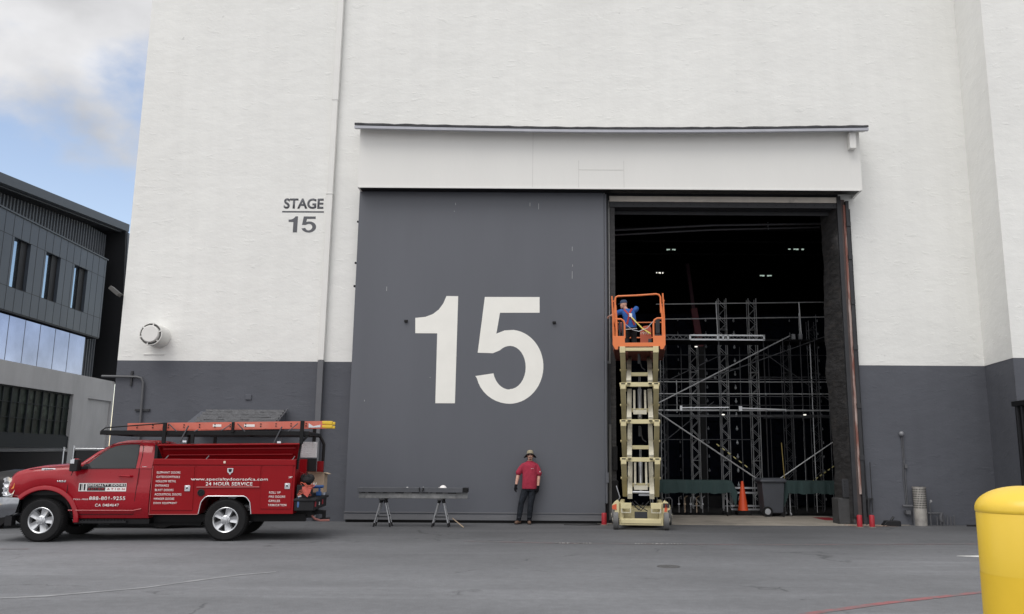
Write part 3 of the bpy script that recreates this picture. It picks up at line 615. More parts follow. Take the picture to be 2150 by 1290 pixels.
# fender flare
rings = []
for i in range(25):
    a = R(-3+140*i/24); ca, sa = math.cos(a), math.sin(a); cx, cz = -.03, .39
    rings.append([(cx+r_*ca, y, cz+r_*sa) for r_, y in ((.555, .06), (.553, .01), (.566, -.004), (.60, -.002), (.635, .014), (.64, .05))])
q = MB(); q.loft(rings, True, True); q.build('fender_flare', M_paint, cab, smooth=50)
q = MB(); q.box(-.5, .5, .25, wid-.25, .42, .98); q.box(-.5, .5, .09, .25, .85, .93); q.build('wheel_well', M_black, tk, smooth=0)
# headlamp, grille, bumper
q = MB(); q.loft([[(-.785, .13, .83), (-.785, .13, 1.18), (-.85, .30, 1.16), (-.85, .30, .84)], [(-.735, .10, .82), (-.735, .105, 1.185), (-.80, .3, 1.17), (-.80, .3, .84)], [(-.60, .035, .82), (-.60, .05, 1.12), (-.7, .3, 1.12), (-.7, .3, .84)], [(-.565, .022, .93), (-.57, .03, 1.07), (-.6, .3, 1.07), (-.6, .3, .9)]]); hl = q.build('headlight', M_lens, tk, smooth=50)
q = MB(); q.loft([[(-.625, .028, .96), (-.625, .035, 1.09)], [(-.575, .012, .98), (-.575, .018, 1.07)]], False, False); q.build('turn_signal', M_amber, hl)
q = MB(); q.lathe((-.74, .085, 1.05), [(.055, .03), (.055, 0), (.04, .01)], 14, 'y'); q.lathe((-.73, .09, .91), [(.045, .03), (.045, 0), (.03, .01)], 14, 'y'); q.tube([(-.79, .12, .84), (-.70, .06, .84), (-.6, .02, .86)], .012, 6); q.build('lamp_reflector', M_chrome, hl)
q = MB(); q.loft([[(-.90, .32, .83), (-.90, .32, 1.16), (-.90, 1.54, 1.16), (-.90, 1.54, .83)], [(-.72, .3, .83), (-.72, .3, 1.17), (-.72, 1.56, 1.17), (-.72, 1.56, .83)]])
for k in range(4): q.tube([(-.915, .34, .88+k*.085), (-.915, 1.5, .88+k*.085)], .018, 6)
q.build('grille', M_chrome, tk)
q = MB(); sec = lambda x, y0: [(x, y0, .80), (x, y0-.02, .70), (x, y0-.01, .60), (x, y0+.03, .50), (x, y0+.12, .50), (x, y0+.12, .80)]
q.loft([[(-.475, .05, .80), (-.475, .03, .70), (-.50, .04, .60), (-.53, .06, .52), (-.53, .2, .52), (-.5, .2, .80)], [(-.62, .015, .81), (-.62, -.005, .70), (-.63, .01, .58), (-.64, .05, .46), (-.64, .2, .46), (-.62, .2, .81)], [(-.80, .06, .81), (-.82, .04, .70), (-.82, .05, .56), (-.80, .09, .44), (-.78, .25, .44), (-.78, .25, .81)], [(-.98, .22, .80), (-1.0, .2, .70), (-1.0, .2, .55), (-.97, .22, .42), (-.9, .3, .42), (-.9, .3, .80)], [(-1.03, .93, .80), (-1.05, .93, .7), (-1.05, .93, .55), (-1.02, .93, .42), (-.9, .93, .42), (-.9, .93, .8)], [(-.98, 1.64, .80), (-1.0, 1.66, .70), (-1.0, 1.66, .55), (-.97, 1.64, .42), (-.9, 1.56, .42), (-.9, 1.56, .80)], [(-.6, 1.86, .80), (-.6, 1.88, .70), (-.6, 1.88, .55), (-.6, 1.84, .42), (-.6, 1.7, .42), (-.6, 1.7, .80)]])
fb = q.build('front_bumper', mat('dark_chrome', (.33, .34, .36), .16, 1., var=.1), tk, smooth=50)
q = MB(); q.lathe((-.80, .045, .66), [(.05, .02), (.05, -.004)], 14, 'y'); q.box(-.68, -.56, .03, .2, .30, .47); q.build('air_dam', M_plas, fb)
# mirror
q = MB(); q.loft([[(.44, -.19, 1.30), (.44, -.19, 1.49), (.44, -.02, 1.50), (.44, -.02, 1.30)], [(.50, -.21, 1.29), (.50, -.21, 1.52), (.50, -.01, 1.52), (.50, -.01, 1.29)], [(.585, -.20, 1.30), (.585, -.20, 1.51), (.585, -.02, 1.51), (.585, -.02, 1.30)]]); q.bar((.58, -.03, 1.36), (.66, .08, 1.36), .07, .06); mi = q.build('door_mirror', M_plas, tk, bev=.012)
q = MB(); q.loft([[(.455, -.205, 1.44), (.455, -.205, 1.505), (.455, -.02, 1.515), (.455, -.02, 1.44)], [(.53, -.216, 1.44), (.53, -.216, 1.53), (.53, -.01, 1.53), (.53, -.01, 1.44)]]); q.build('mirror_cap', M_chrome, mi)
q = MB(); q.loft([[(.60, .058, 1.35), (.60, .045, 1.35), (.75, .045, 1.35), (.75, .058, 1.35)], [(.60, .075, 1.42), (.60, .06, 1.42), (.67, .07, 1.44), (.67, .085, 1.44)]]); q.build('mirror_sail', M_plas, cab)
# hood badge, door badge
q = MB(); q.box(-.145, .10, .058, .066, 1.30, 1.345); q.build('hood_badge', M_alu, cab, bev=.012); text('hood_badge_number', '2500', M_plas, cab, -.10, .06, 1.31, 1.335, .0555, bold=.03)
text('fender_badge', 'HEMI', M_alu, cab, .17, .325, 1.09, 1.125, .014, bold=.03)
text('roof_side_badge', 'RAM', M_alu, cab, 1.66, 1.74, 1.375, 1.39, .06, bold=.03)
# door lettering
yd = .017
B('door_sign', M_text, tk, .565, 1.415, yd-.002, yd, .925, 1.075, smooth=0); ds = bpy.data.objects['door_sign']
q = MB(); q.box(.58, .612, yd-.004, yd-.002, .94, 1.06); q.box(.625, .632, yd-.004, yd-.002, .94, 1.06); q.box(.655, .685, yd-.004, yd-.002, .94, 1.06); q.box(.715, 1.405, yd-.004, yd-.002, 1.005, 1.065); q.box(.715, 1.04, yd-.004, yd-.002, .935, 1.0)
q.build('sign_block', mat('sign_black', (.01, .01, .012), .5), ds, smooth=0)
text('sign_lettering', 'SPECIALTY DOORS', M_text, ds, .73, 1.395, 1.015, 1.056, yd-.006, bold=.02, spacing=1.15)
text('sign_lettering', 'AUTOM', mat('sign_red', (.4, .02, .03), .5), ds, .73, 1.02, .95, .985, yd-.006, spacing=1.6); text('sign_lettering', 'ATION', mat('sign_red', (.4, .02, .03), .5), ds, 1.07, 1.39, .95, .985, yd-.006, spacing=1.6)
text('door_lettering', '888-801-9255', M_text, tk, .77, 1.415, .762, .828, yd-.002, bold=.012, spacing=1.08)
text('door_lettering', 'TOLL FREE', M_text, tk, .485, .755, .765, .79, yd-.002, bold=.0)
text('door_lettering', 'CA 0484647', M_text, tk, .885, 1.31, .642, .695, yd+.001, bold=.006, spacing=1.08)
# chassis
q = MB(); q.box(.45, 4.7, .35, .5, .34, .48); q.box(.45, 4.7, wid-.5, wid-.35, .34, .48); q.box(.5, 1.85, .12, .4, .32, .41); q.box(1.0, 2.7, .5, 1.3, .26, .45); q.box(3.9, 4.8, .4, 1.4, .42, .56)
q.tube([(-.03, .3, .38), (-.03, wid-.3, .38)], .06); q.tube([(3.27, .3, .38), (3.27, wid-.3, .38)], .07); q.ell((3.27, .93, .38), (.16, .16, .15)); q.build('chassis', M_black, tk)
q = MB(); q.box(.55, 1.45, .06, .16, .34, .38)
for k in range(14): q.box(.6+k*.06, .63+k*.06, .055, .16, .38, .395)
q.build('side_step', M_plas, tk); 
# service body
LB = lambda x: .50
bot2 = arch_bottom(3.255, .36, .50, lambda x: .505)
def bot2(x):
    if x < 2.765 or x > 3.735: return .505
    if x < 2.80: return .505+(x-2.765)/.035*.22
    if x < 2.92: return .725+math.sin((x-2.80)/.12*PI/2)*.115
    if x < 3.58: return .84
    if x < 3.70: return .84-(1-math.cos((x-3.58)/.12*PI/2))*.115
    return .725-(x-3.70)/.035*.22
q = MB(); xs2 = [1.87, 2.3, 2.76, 2.766, 2.80, 2.82, 2.84, 2.87, 2.92, 3.2, 3.58, 3.63, 3.66, 3.685, 3.70, 3.735, 3.74, 4.2, 4.515]
def col2(x): zb = bot2(x); return [(x, .0, zb), (x, .0, 1.535), (x, .48, 1.545), (x, .48, zb)]
q.loft([col2(x) for x in xs2], True, True)
bx = q.build('tool_box_body', M_paint2, tk, bev=.008)
q = MB(); q.loft([[(x, wid, bot2(x)), (x, wid, 1.535), (x, wid-.48, 1.54), (x, wid-.48, bot2(x))] for x in xs2], True, True); q.build('tool_box_body', M_paint2, tk, bev=.008)
B('bed_floor', M_paint2, tk, 1.9, 4.75, .48, wid-.48, .80, .86); B('bed_front_wall', M_black, tk, 1.845, 1.90, .10, wid-.10, .52, 1.80)
q = MB(); q.prism([(1.905, .575), (1.905, 1.385), (2.635, 1.395), (2.655, .575)], 'y', -.012, -.0); q.build('tool_box_door', M_paint2, bx, bev=.004, smooth=0)
q = MB(); q.prism([(2.685, 1.015), (2.685, 1.40), (3.865, 1.415), (3.865, 1.02)], 'y', -.012, -.0); q.build('tool_box_door', M_paint2, bx, bev=.004, smooth=0)
q = MB(); q.prism([(3.90, .60), (3.90, 1.415), (4.47, 1.425), (4.47, .60)], 'y', -.012, -.0); q.build('tool_box_door', M_paint2, bx, bev=.004, smooth=0)
q = MB(); q.box(1.875, 4.515, -.018, 0, 1.425, 1.53); q.build('upper_rail', M_paint2, bx, bev=.006, smooth=0)
q = MB(); q.tube([(2.70, -.015, 1.006), (3.86, -.015, 1.012)], .008, 6); q.tube([(1.875, -.01, 1.40), (1.875, -.01, .50), (2.76, -.01, .50)], .006, 6); q.build('door_edge_highlight', mat('pale_red_edge', (.5, .12, .12), .4), bx)
q = MB(); q.tube([(x, -.008, bot2(x)) for x in xs2[3:16]], .008, 6); q.build('arch_trim', M_alu, bx)
for x, z in ((2.535, .985), (4.385, 1.03)):
    q = MB(); q.box(x-.05, x+.05, -.024, -.012, z-.055, z+.055); q.box(x-.035, x+.02, -.03, -.024, z-.03, z+.035); h = q.build('latch', M_chrome, bx, bev=.006); B('latch_keyway', M_black, h, x-.02, x+.01, -.033, -.03, z-.012, z+.018)
q = MB(); q.lathe((2.79, -.018, .905), [(.066, .018), (.066, 0), (.05, -.004), (.045, .006)], 20, 'y'); q.bar((2.755, -.02, .875), (2.825, -.02, .935), .012, .01, (0, 1, 0)); q.build('fuel_filler', M_plas, bx)
q = MB(); q.prism([(3.245, 1.365), (3.355, 1.365), (3.35, 1.29), (3.32, 1.27), (3.30, 1.235), (3.28, 1.27), (3.25, 1.29)], 'y', -.026, -.012); e = q.build('shield_emblem', M_alu, bx, smooth=0); q = MB(); q.prism([(3.265, 1.35), (3.335, 1.35), (3.325, 1.30), (3.30, 1.285), (3.275, 1.30)], 'y', -.029, -.0261); q.build('emblem_inlay', M_plas, e, smooth=0)
B('marker_lamp', mat('pale_lens', (.75, .6, .5), .3), bx, 3.165, 3.205, -.028, -.018, 1.455, 1.50, bev=.004)
ty = -.0145
for i, s_ in enumerate(('ELEPHANT DOORS', 'GATES/CONTROLS', 'HOLLOW METAL', 'ENTRANCE', 'BLAST DOORS', 'ACOUSTICAL DOORS', 'HANGER DOORS', 'DOCK EQUIPMENT')):
    z = 1.256-i*.0815; x0 = 1.955-.002*i; text('box_lettering', s_, M_text, bx, x0, x0+.0305*len(s_), z, z+.042, ty, bold=.008, spacing=1.08)
for i, s_ in enumerate(('ROLL UP', 'FIRE DOORS', 'GRILLES', 'FABRICATION')):
    z = .886-i*.079; text('box_lettering', s_, M_text, bx, 4.05, 4.05+.0305*len(s_), z, z+.042, ty, bold=.008, spacing=1.08)
text('box_lettering', 'www.specialtydoorsofca.com', M_text, bx, 2.585, 4.01, 1.112, 1.185, ty, bold=.008, spacing=1.06); text('box_lettering', '24 HOUR SERVICE', M_text, bx, 2.865, 3.73, 1.035, 1.10, ty, bold=.015, spacing=1.1)
# open lid (leans back over the box) with its trays
q = MB(); q.loft([[(1.92, .16, 1.80), (4.54, .16, 1.845), (4.54, .13, 1.845), (1.92, .13, 1.80)], [(1.96, .30, 1.53), (4.50, .30, 1.545), (4.50, .27, 1.545), (1.96, .27, 1.53)]]); 
q.loft([[(1.90, .02, 1.79), (1.90, .16, 1.815), (1.90, .18, 1.80), (1.90, .03, 1.775)], [(4.56, .02, 1.835), (4.56, .16, 1.86), (4.56, .18, 1.845), (4.56, .03, 1.82)]])
for x0, x1 in ((1.91, 1.965), (4.55, 4.495)): q.loft([[(x0, .02, 1.80 if x0 < 3 else 1.845), (x0, .15, 1.80 if x0 < 3 else 1.845), (x1, .28, 1.54), (x1, .22, 1.54)], [(x0+.012, .02, 1.80 if x0 < 3 else 1.845), (x0+.012, .15, 1.80 if x0 < 3 else 1.845), (x1+.012, .28, 1.54), (x1+.012, .22, 1.54)]])
lid = q.build('open_lid', M_paint2, tk, bev=.004, smooth=0)
q = MB(); q.bar((2.0, .12, 1.72), (4.48, .12, 1.76), .05, .02); q.bar((2.08, .19, 1.61), (4.42, .19, 1.64), .06, .02); q.build('lid_rib', M_paint2, lid)
q = MB()
for x in (2.07, 2.82, 4.44): q.tube([(x, .04, 1.53), (x+.03, .12, 1.6)], .008, 6)
q.build('lid_stay', M_galv, lid)
# ladder rack
ry0, ry1 = .12, wid-.12
q = MB()
for y in (ry0, ry1):
    q.bar((.83, y, 2.025), (4.72, y, 2.045), .06, .085)
    q.tube([(.83, y, 1.99), (.835, y, 2.06), (.90, y, 2.115), (1.1, y, 2.135), (1.99, y, 2.215)], .014, 6)
q.bar((.83, ry0, 2.02), (.83, ry1, 2.02), .05, .07)
for x in (2.0, 3.27, 4.69): q.bar((x, ry0, 2.05), (x, ry1, 2.05), .06, .06)
rk = q.build('rack_rail', M_black, tk, bev=.004, label='black steel ladder rack over the cab and tool boxes')
for x, z0, z1, w in ((2.0, 1.83, 2.225, .065), (2.53, 1.83, 2.0, .06), (3.27, 2.05, 2.25, .05), (4.585, 1.84, 2.29, .07)):
    for y in (ry0-.04, ry1): q = MB(); q.box(x-w/2, x+w/2, y-.03, y+.03, z0, z1); q.build('rack_post', M_black, rk, bev=.004)
q = MB(); q.tube([(4.60, ry0, 2.28), (4.58, ry0-.02, 1.9), (4.53, ry0, 1.45), (4.53, ry0, 1.35)], .025, 6); q.tube([(4.70, ry1, 2.04), (4.76, ry1, 1.94), (4.80, ry1, 1.85), (4.79, ry1, 1.15)], .035, 6); q.bar((4.55, ry0, 1.83), (4.70, ry0, 2.0), .03, .04)
q.build('rear_leg', M_black, rk)
q = MB()
for a, b_ in (((2.06, 2.21), (2.22, 2.06)), ((3.22, 2.2), (3.05, 2.08)), ((3.35, 2.22), (3.5, 2.07)), ((4.5, 2.24), (4.32, 2.08)), ((2.55, 2.06), (2.62, 2.10))): q.tube([(a[0], ry0-.03, a[1]), (b_[0], ry0-.03, b_[1])], .011, 6)
for x in (2.37, 4.13): q.bar((x-.07, ry0-.05, 1.85), (x+.07, ry0-.05, 2.17), .035, .02); q.tube([(x+.02, ry0-.05, 1.87), (x+.08, ry0-.05, 1.95), (x+.06, ry0-.05, 1.85)], .012, 6)
q.build('clamp_arm', mat('clamp_steel', (.09, .09, .1), .4, .5), rk)
q = MB()
for x in (2.39, 4.16): q.box(x-.03, x+.04, ry0-.075, ry0-.03, 1.85, 1.885)
q.build('clamp_block', M_chrome, rk)
# bumper, rear deck
q = MB(); q.box(4.52, 4.90, .02, wid-.02, .56, .80); q.box(4.50, 4.94, .0, wid, .74, .79); rb = q.build('rear_bumper', M_plas, tk, bev=.012)
q = MB(); q.box(4.55, 4.80, .05, .48, .56, 1.05); q.box(4.74, 4.80, .4, wid-.3, .8, .87); q.build('rear_bench', M_plas, rb, bev=.01)
q = MB(); q.box(4.902, 4.912, .1, .25, .63, .73); q.box(4.902, 4.912, 1.1, 1.25, .63, .73); q.build('tail_light', M_red, rb, bev=.004)
q = MB(); q.bar((4.70, .9, .5), (5.02, .9, .48), .08, .08); q.box(4.95, 5.02, .86, .94, .36, .5); q.box(4.92, 5.1, .8, 1.0, .34, .37); q.build('tow_hitch', M_plas, rb, bev=.006)
q = MB(); q.tube([(4.80, .5, .44), (4.86, .5, .38), (4.95, .6, .34), (5.1, .8, .33)], .022, 8); q.build('towing_strap', mat('faded_red_hose', (.40, .16, .14), .7), rb)
B('plate_tag', M_text, rb, 4.913, 4.916, .6, .7, .64, .70)
text('box_lettering', '24/7', M_text, bx, 4.40, 4.40+.07, 1.18, 1.215, ty)
q = MB(); q.prism([(4.52, .60), (4.52, 1.30), (4.60, 1.27), (4.66, 1.15), (4.66, .60)], 'y', .45, .50); q.build('rear_side_panel', M_paint2, tk, bev=.006)
q = MB(); q.box(4.36, 4.70, wid-.40, wid-.37, 1.575, 1.90); q.build('checker_plate_panel', mat('checker_plate', (.62, .63, .65), .3, .8, var=.1, bump=.5, bscale=50), tk, bev=.004)
B('rear_cabinet', M_plas, tk, 4.36, 4.70, wid-.42, wid-.36, .9, 1.56, bev=.006)
q = MB(); q.box(4.70, 4.83, wid-.30, wid-.2, .8, 1.5); q.build('rear_box_edge', M_paint2, tk)
# wheels
def wheel(x, y, near, steer=0):
    s_ = -1 if near else 1; P = lambda prof: [(r_, s_*h) for r_, h in prof]
    c0 = (0, 0, 0)
    q = MB(); q.lathe(c0, P([(.235, .115), (.30, .128), (.36, .125), (.385, .10), (.394, .06), (.394, -.06), (.385, -.11), (.35, -.13), (.235, -.13)]), 48, 'y', caps=False)
    for k in range(60):
        a = 2*PI*k/60; r_ = .392
        for off in (-.09, -.03, .03, .09):
            aa = a+(.05 if off in (-.03, .09) else 0); q.bar((r_*math.cos(aa), off-.022, r_*math.sin(aa)), (r_*math.cos(aa), off+.022, r_*math.sin(aa)), .02, .012)
    ty_ = q.build('wheel', M_rubber, tk, smooth=40)
    q = MB(); q.lathe(c0, P([(.238, .118), (.230, .124), (.214, .112), (.205, .04), (.19, .0), (.0005, .0)]), 40, 'y', caps=False)
    for k in range(5):
        a = PI/2+2*PI*k/5; ca, sa = math.cos(a), math.sin(a); tn = V((-sa, 0, ca)); rd = V((ca, 0, sa))
        for sg in (-1, 1):
            pass
        ring = lambda r_, w, h0, h1: [rd*r_+tn*-w+V((0, s_*h0, 0)), rd*r_+tn*-w*.72+V((0, s_*h1, 0)), rd*r_+tn*-w*.25+V((0, s_*(h1-.012), 0)), rd*r_+tn*w*.25+V((0, s_*(h1-.012), 0)), rd*r_+tn*w*.72+V((0, s_*h1, 0)), rd*r_+tn*w+V((0, s_*h0, 0))]
        q.loft([ring(.06, .05, .04, .105), ring(.12, .068, .04, .10), ring(.18, .080, .045, .105), ring(.222, .102, .06, .115)])
    q.lathe(c0, P([(.085, .06), (.085, .118), (.07, .13), (.045, .132), (.04, .142), (.0005, .146)]), 24, 'y', caps=False)
    for k in range(8):
        a = 2*PI*k/8; q.lathe((.066*math.cos(a), s_*.124, .066*math.sin(a)), [(.009, 0), (.009, s_*.014)], 8, 'y')
    rim = q.build('rim', mat('polished_alloy', (.58, .59, .61), .28, .8, var=.06), ty_, smooth=40)
    q = MB(); q.lathe(c0, P([(.20, .035), (.0005, .03)]), 24, 'y', caps=False); q.build('rim_shadow', M_black, ty_)
    ty_.location = (x, y, .394); ty_.rotation_euler = (0, .3, steer)
    return ty_
for x, y, nr in ((-.03, .12, True), (3.27, .12, True), (-.03, wid-.14, False), (3.27, wid-.14, False)): wheel(x, y, nr, R(-6) if x < 0 else 0)

# things carried by the truck
def on_truck(p): a = math.atan2(.405, 3.308); return (-9.377+p[0]*math.cos(a)-p[1]*math.sin(a), 16.161+p[0]*math.sin(a)+p[1]*math.cos(a), p[2])
TA = math.atan2(.405, 3.308)
M_fib = mat('orange_fibreglass', (.60, .15, .105), .6, var=.1, vscale=3, col2=(.55, .24, .19), v2=(.55, .8)); M_yel = mat('yellow_plastic', (.72, .48, .04), .5)
def ladder(label, x0, x1, ya, yb_, z0, z1, dep, cap):
    t = thing('extension_ladder', label, 'ladder', on_truck((x0, 0, 0)), TA, 'ladders on the truck rack'); Ln = x1-x0
    for y in (ya, yb_):
        q = MB(); s_ = .03 if y == ya else -.03
        q.bar((0, y, z0+dep/2), (Ln, y, z1+dep/2), .006, dep); q.bar((0, y+s_/2, z0+.004), (Ln, y+s_/2, z1+.004), .03, .008); q.bar((0, y+s_/2, z0+dep-.004), (Ln, y+s_/2, z1+dep-.004), .03, .008); rl = q.build('side_rail', M_fib, t, smooth=0)
        q = MB(); k = .18
        while k < Ln-.1:
            for dz in (.33, .67): q.lathe((k, y-s_*.12, z0+(z1-z0)*k/Ln+dep*dz), [(.013, 0), (.013, -.01 if s_ > 0 else .01)], 8, 'y')
            k += .29
        q.build('rung_end', M_plas, rl)
    q = MB(); k = .18
    while k < Ln-.1: q.tube([(k, ya, z0+(z1-z0)*k/Ln+dep*.5), (k, yb_, z0+(z1-z0)*k/Ln+dep*.5)], .016, 6); k += .29
    q.build('rung', M_alu, t)
    if cap:
        q = MB()
        for y in (ya, yb_): q.box(Ln-.02, Ln+.18, y-.02, y+.05, z1+dep*.55, z1+dep); q.box(Ln-.02, Ln+.18, y-.02, y+.05, z1, z1+dep*.42)
        q.build('end_cap', M_yel, t, bev=.008)
        q = MB(); q.prism([(Ln-.28, z1+.0), (Ln-.28, z1+.09), (Ln-.19, z1+.03), (Ln-.05, z1+.06), (Ln-.05, z1+.01)], 'y', ya-.012, ya-.004); q.build('rung_lock', M_alu, t, smooth=0)
    q = MB(); q.box(Ln*.43, Ln*.43+.16, ya-.0075, ya-.0035, z0+dep*.4+.03, z0+dep*.75+.03); q.box(Ln*.59, Ln*.59+.2, ya-.0075, ya-.0035, z0+dep*.3+.05, z0+dep*.65+.05); q.build('warning_label', M_text, t, smooth=0)
    return t
ladder('long orange fibreglass ladder with yellow end caps on the near side of the truck rack', 1.27, 4.97, .20, .62, 2.075, 2.16, .135, True)
ladder('second orange fibreglass ladder lying behind the near one on the truck rack', 1.6, 4.9, .80, 1.2, 2.085, 2.19, .13, False)
t = thing('cardboard_box', 'open brown cardboard box standing on the back of the red truck', 'box', on_truck((4.60, 1.0, .87)), TA-.1)
M_card = mat('cardboard', (.42, .32, .23), .8, var=.06); q = MB(); q.box(0, .34, 0, .3, 0, .40); q.build('carton', M_card, t, bev=.004)
q = MB(); q.loft([[(0, -.001, .40), (.34, -.001, .40)], [(-.02, -.1, .43), (.31, -.1, .42)]], False, False); q.loft([[(.341, 0, .40), (.341, .3, .40)], [(.42, 0, .37), (.42, .3, .37)]], False, False); q.build('flap', M_card, t, smooth=0)
text('box_mark', 'W', M_text, t, .08, .2, .1, .2, -.004)
t = thing('tool_bag', 'black lumpy tool bag with handles on the rear bench of the truck', 'bag', on_truck((4.70, .30, 1.05)), TA)
q = MB(); q.ell((0, 0, .09), (.13, .14, .10)); q.ell((.06, .0, .12), (.09, .1, .09)); q.ell((-.07, .02, .10), (.07, .1, .11)); q.build('bag', mat('black_canvas', (.014, .014, .016), .8, bump=.8, bscale=20), t, remesh=.014)
q = MB(); q.tube([(-.06, -.1, .14), (-.03, -.11, .22), (.03, -.11, .22), (.06, -.1, .14)], .008, 6); q.build('bag_handle', M_plas, t)
t = thing('orange_cord', 'tangled orange cord and safety cloth heaped on the truck bumper', 'cord', on_truck((4.72, .10, .80)), TA)
q = MB(); pts = []
for k in range(90):
    a = k*.42; r_ = .06+.04*math.sin(k*.31); pts.append((.02+r_*math.cos(a)*1.6, -.07+.05*math.sin(a*1.3), .17+r_*.55*math.sin(a*1.7)-.10*math.sin(k*.13)))
q.tube(pts, .007, 6); q.build('cord', mat('orange_rubber', (.5, .10, .06), .6), t)
q = MB(); q.loft([[(-.06, -.10, .22), (.12, -.10, .23)], [(-.05, -.13, .16), (.11, -.13, .13)], [(-.02, -.14, .08), (.06, -.14, .02)]], False, False); q.build('cloth', mat('orange_cloth', (.42, .08, .06), .8, var=.3, vscale=20), t)
for dx, hh, c_, lab in ((4.60, .20, (.05, .12, .3), 'blue spray bottle standing on the truck bumper beside the bench'), (4.86, .16, (.5, .55, .65), 'pale blue plastic jug at the outer end of the truck bumper')):
    t = thing('spray_bottle' if dx < 4.7 else 'plastic_jug', lab, 'bottle', on_truck((dx, .06 if dx < 4.7 else wid-.3, .62 if dx < 4.7 else .80)), TA)
    q = MB(); q.lathe((0, 0, 0), [(.04, 0), (.045, .02), (.045, hh*.6), (.018, hh*.8), (.018, hh)], 14); q.build('bottle', mat('bottle_%d' % int(dx*100), c_, .35), t)
    q = MB(); q.box(-.02, .05, -.012, .012, hh, hh+.04); q.build('nozzle', M_text, t, bev=.004)
t = thing('battery_drill', 'blue cordless tool lying on top of the truck rear bench', 'power tool', on_truck((4.83, .75, .92)), TA)
q = MB(); q.tube([(-.1, 0, .07), (.14, 0, .08)], [.035, .03], 10); q.box(.04, .08, -.02, .02, -.02, .07); q.box(-.0, .1, -.03, .03, -.10, -.02); q.build('tool_body', mat('blue_plastic', (.02, .08, .25), .5), t, bev=.005)

# ------------------------------------------------------------------ black car behind the truck (mostly out of frame)
M_bcar = mat('black_car_paint', (.006, .006, .007), .3, 0, var=.02, spec=.25)
bc = thing('parked_black_car', 'black car parked beyond the red truck, only its rounded nose showing', 'car', (-11.9, 18.9, 0), R(6))
prof = [(-x, z*1.09) for x, z in [(-4.4, .45), (-4.35, .9), (-3.9, 1.0), (-3.4, 1.42), (-2.3, 1.46), (-1.3, 1.16), (-.5, 1.15), (.2, 1.14), (.62, 1.06), (.80, .92), (.86, .72), (.82, .42)]]
rings = []
for x, zt in prof:
    zb = .30; h = zt-zb; ins = .03 if x > -.3 else .03+.5*(x+.3)**2; rings.append([(x, ins+.04, zb), (x, ins, zb+h*.4), (x, ins+.02, zb+h*.75), (x, ins+.16, zt-.02), (x, .8, zt+.02), (x, 1.44-ins, zt-.02), (x, 1.58-ins, zb+h*.75), (x, 1.6-ins, zb+h*.4), (x, 1.56-ins, zb)])
q = MB(); q.loft(rings); q.build('body', M_bcar, bc, smooth=60)
q = MB(); q.lathe((0, 0, 0), [(.2, -.1), (.31, -.11), (.33, -.05), (.33, .08), (.2, .1)], 30, 'y'); w0 = q.build('wheel', M_rubber, bc); w0.location = (-.15, .1, .33)
q = MB(); q.ell((-.66, .10, .92), (.12, .05, .07)); q.build('headlight', M_lens, bc)
for x, y in ((3.4, .1), (-.15, 1.5), (3.4, 1.5)): c = w0.copy(); COL.objects.link(c); c.parent = bc; c.location = (x, y, .33)

# ------------------------------------------------------------------ people
def frame(d, ref=(0, 0, 1)):
    d = V(d).normalized(); r_ = V(ref)
    if abs(d.dot(r_)) > .95: r_ = V((0, 1, 0))
    x = r_.cross(d).normalized(); y = d.cross(x).normalized(); return x, y, d
def limb(q, pts, rs, n=12, flat=1.0, axis=None):
    """capsule-ended tapered tube; flat squashes it along the given axis"""
    pts = [V(p) for p in pts]; P = [pts[0]-(pts[1]-pts[0]).normalized()*rs[0]*.75]+pts+[pts[-1]+(pts[-1]-pts[-2]).normalized()*rs[-1]*.75]; Rr = [rs[0]*.5]+list(rs)+[rs[-1]*.5]
    prev = None; rings = []
    for i, p in enumerate(P):
        d = (P[min(i+1, len(P)-1)]-P[max(i-1, 0)]).normalized()
        a = V(axis) if axis else V((0, 1, 0))
        if abs(d.dot(a)) > .95: a = V((1, 0, 0))
        sy = (a-d*a.dot(d)).normalized(); sx = sy.cross(d)
        rings.append([q.v(p+Rr[i]*(math.cos(2*PI*k/n)*sx+flat*math.sin(2*PI*k/n)*sy)) for k in range(n)])
    q.skin(rings, True)
def rings_loft(q, rows, n=24, pw=2.3):
    """rows: (cx, cy, z, rx, ry); superelliptic sections"""
    R_ = []
    for cx, cy, z, rx, ry in rows:
        ring = []
        for k in range(n):
            a = 2*PI*k/n; c, s_ = math.cos(a), math.sin(a); ring.append((cx+rx*math.copysign(abs(c)**(2/pw), c), cy+ry*math.copysign(abs(s_)**(2/pw), s_), z))
        R_.append(ring)
    q.loft(R_)
def hand(q, w, d, n_, s_, sc=1., curl=.5, grow=0.):
    """w wrist, d finger direction, n_ palm-facing direction, s_ thumb side"""
    w, d, n_, s_ = V(w), V(d).normalized(), V(n_).normalized(), V(s_).normalized()
    limb(q, [w, w+d*.035*sc, w+d*.075*sc], [.024*sc+grow, .034*sc+grow, .036*sc+grow], 12, .5, n_)
    for i, (off, ln) in enumerate(((.030, .070), (.010, .080), (-.010, .074), (-.029, .058))):
        base_ = w+d*.082*sc+s_*off*sc; c = curl+(.1*i-.1); ang = 0; p = base_; pts = [p]
        for k, f in enumerate((.45, .32, .23)):
            ang += c*(.7, .9, .6)[k]; p = p+(d*math.cos(ang)+n_*math.sin(ang))*ln*f*sc; pts.append(p)
        limb(q, pts, [.0098*sc+grow, .0092*sc+grow, .0085*sc+grow, .0072*sc+grow], 8)
    b0 = w+d*.028*sc+s_*.026*sc; b1 = b0+(d*.6+s_*.75+n_*.3).normalized()*.04*sc; b2 = b1+(d*.85+s_*.2+n_*.45).normalized()*.035*sc
    limb(q, [b0, b1, b2], [.014*sc+grow, .0115*sc+grow, .009*sc+grow], 8)
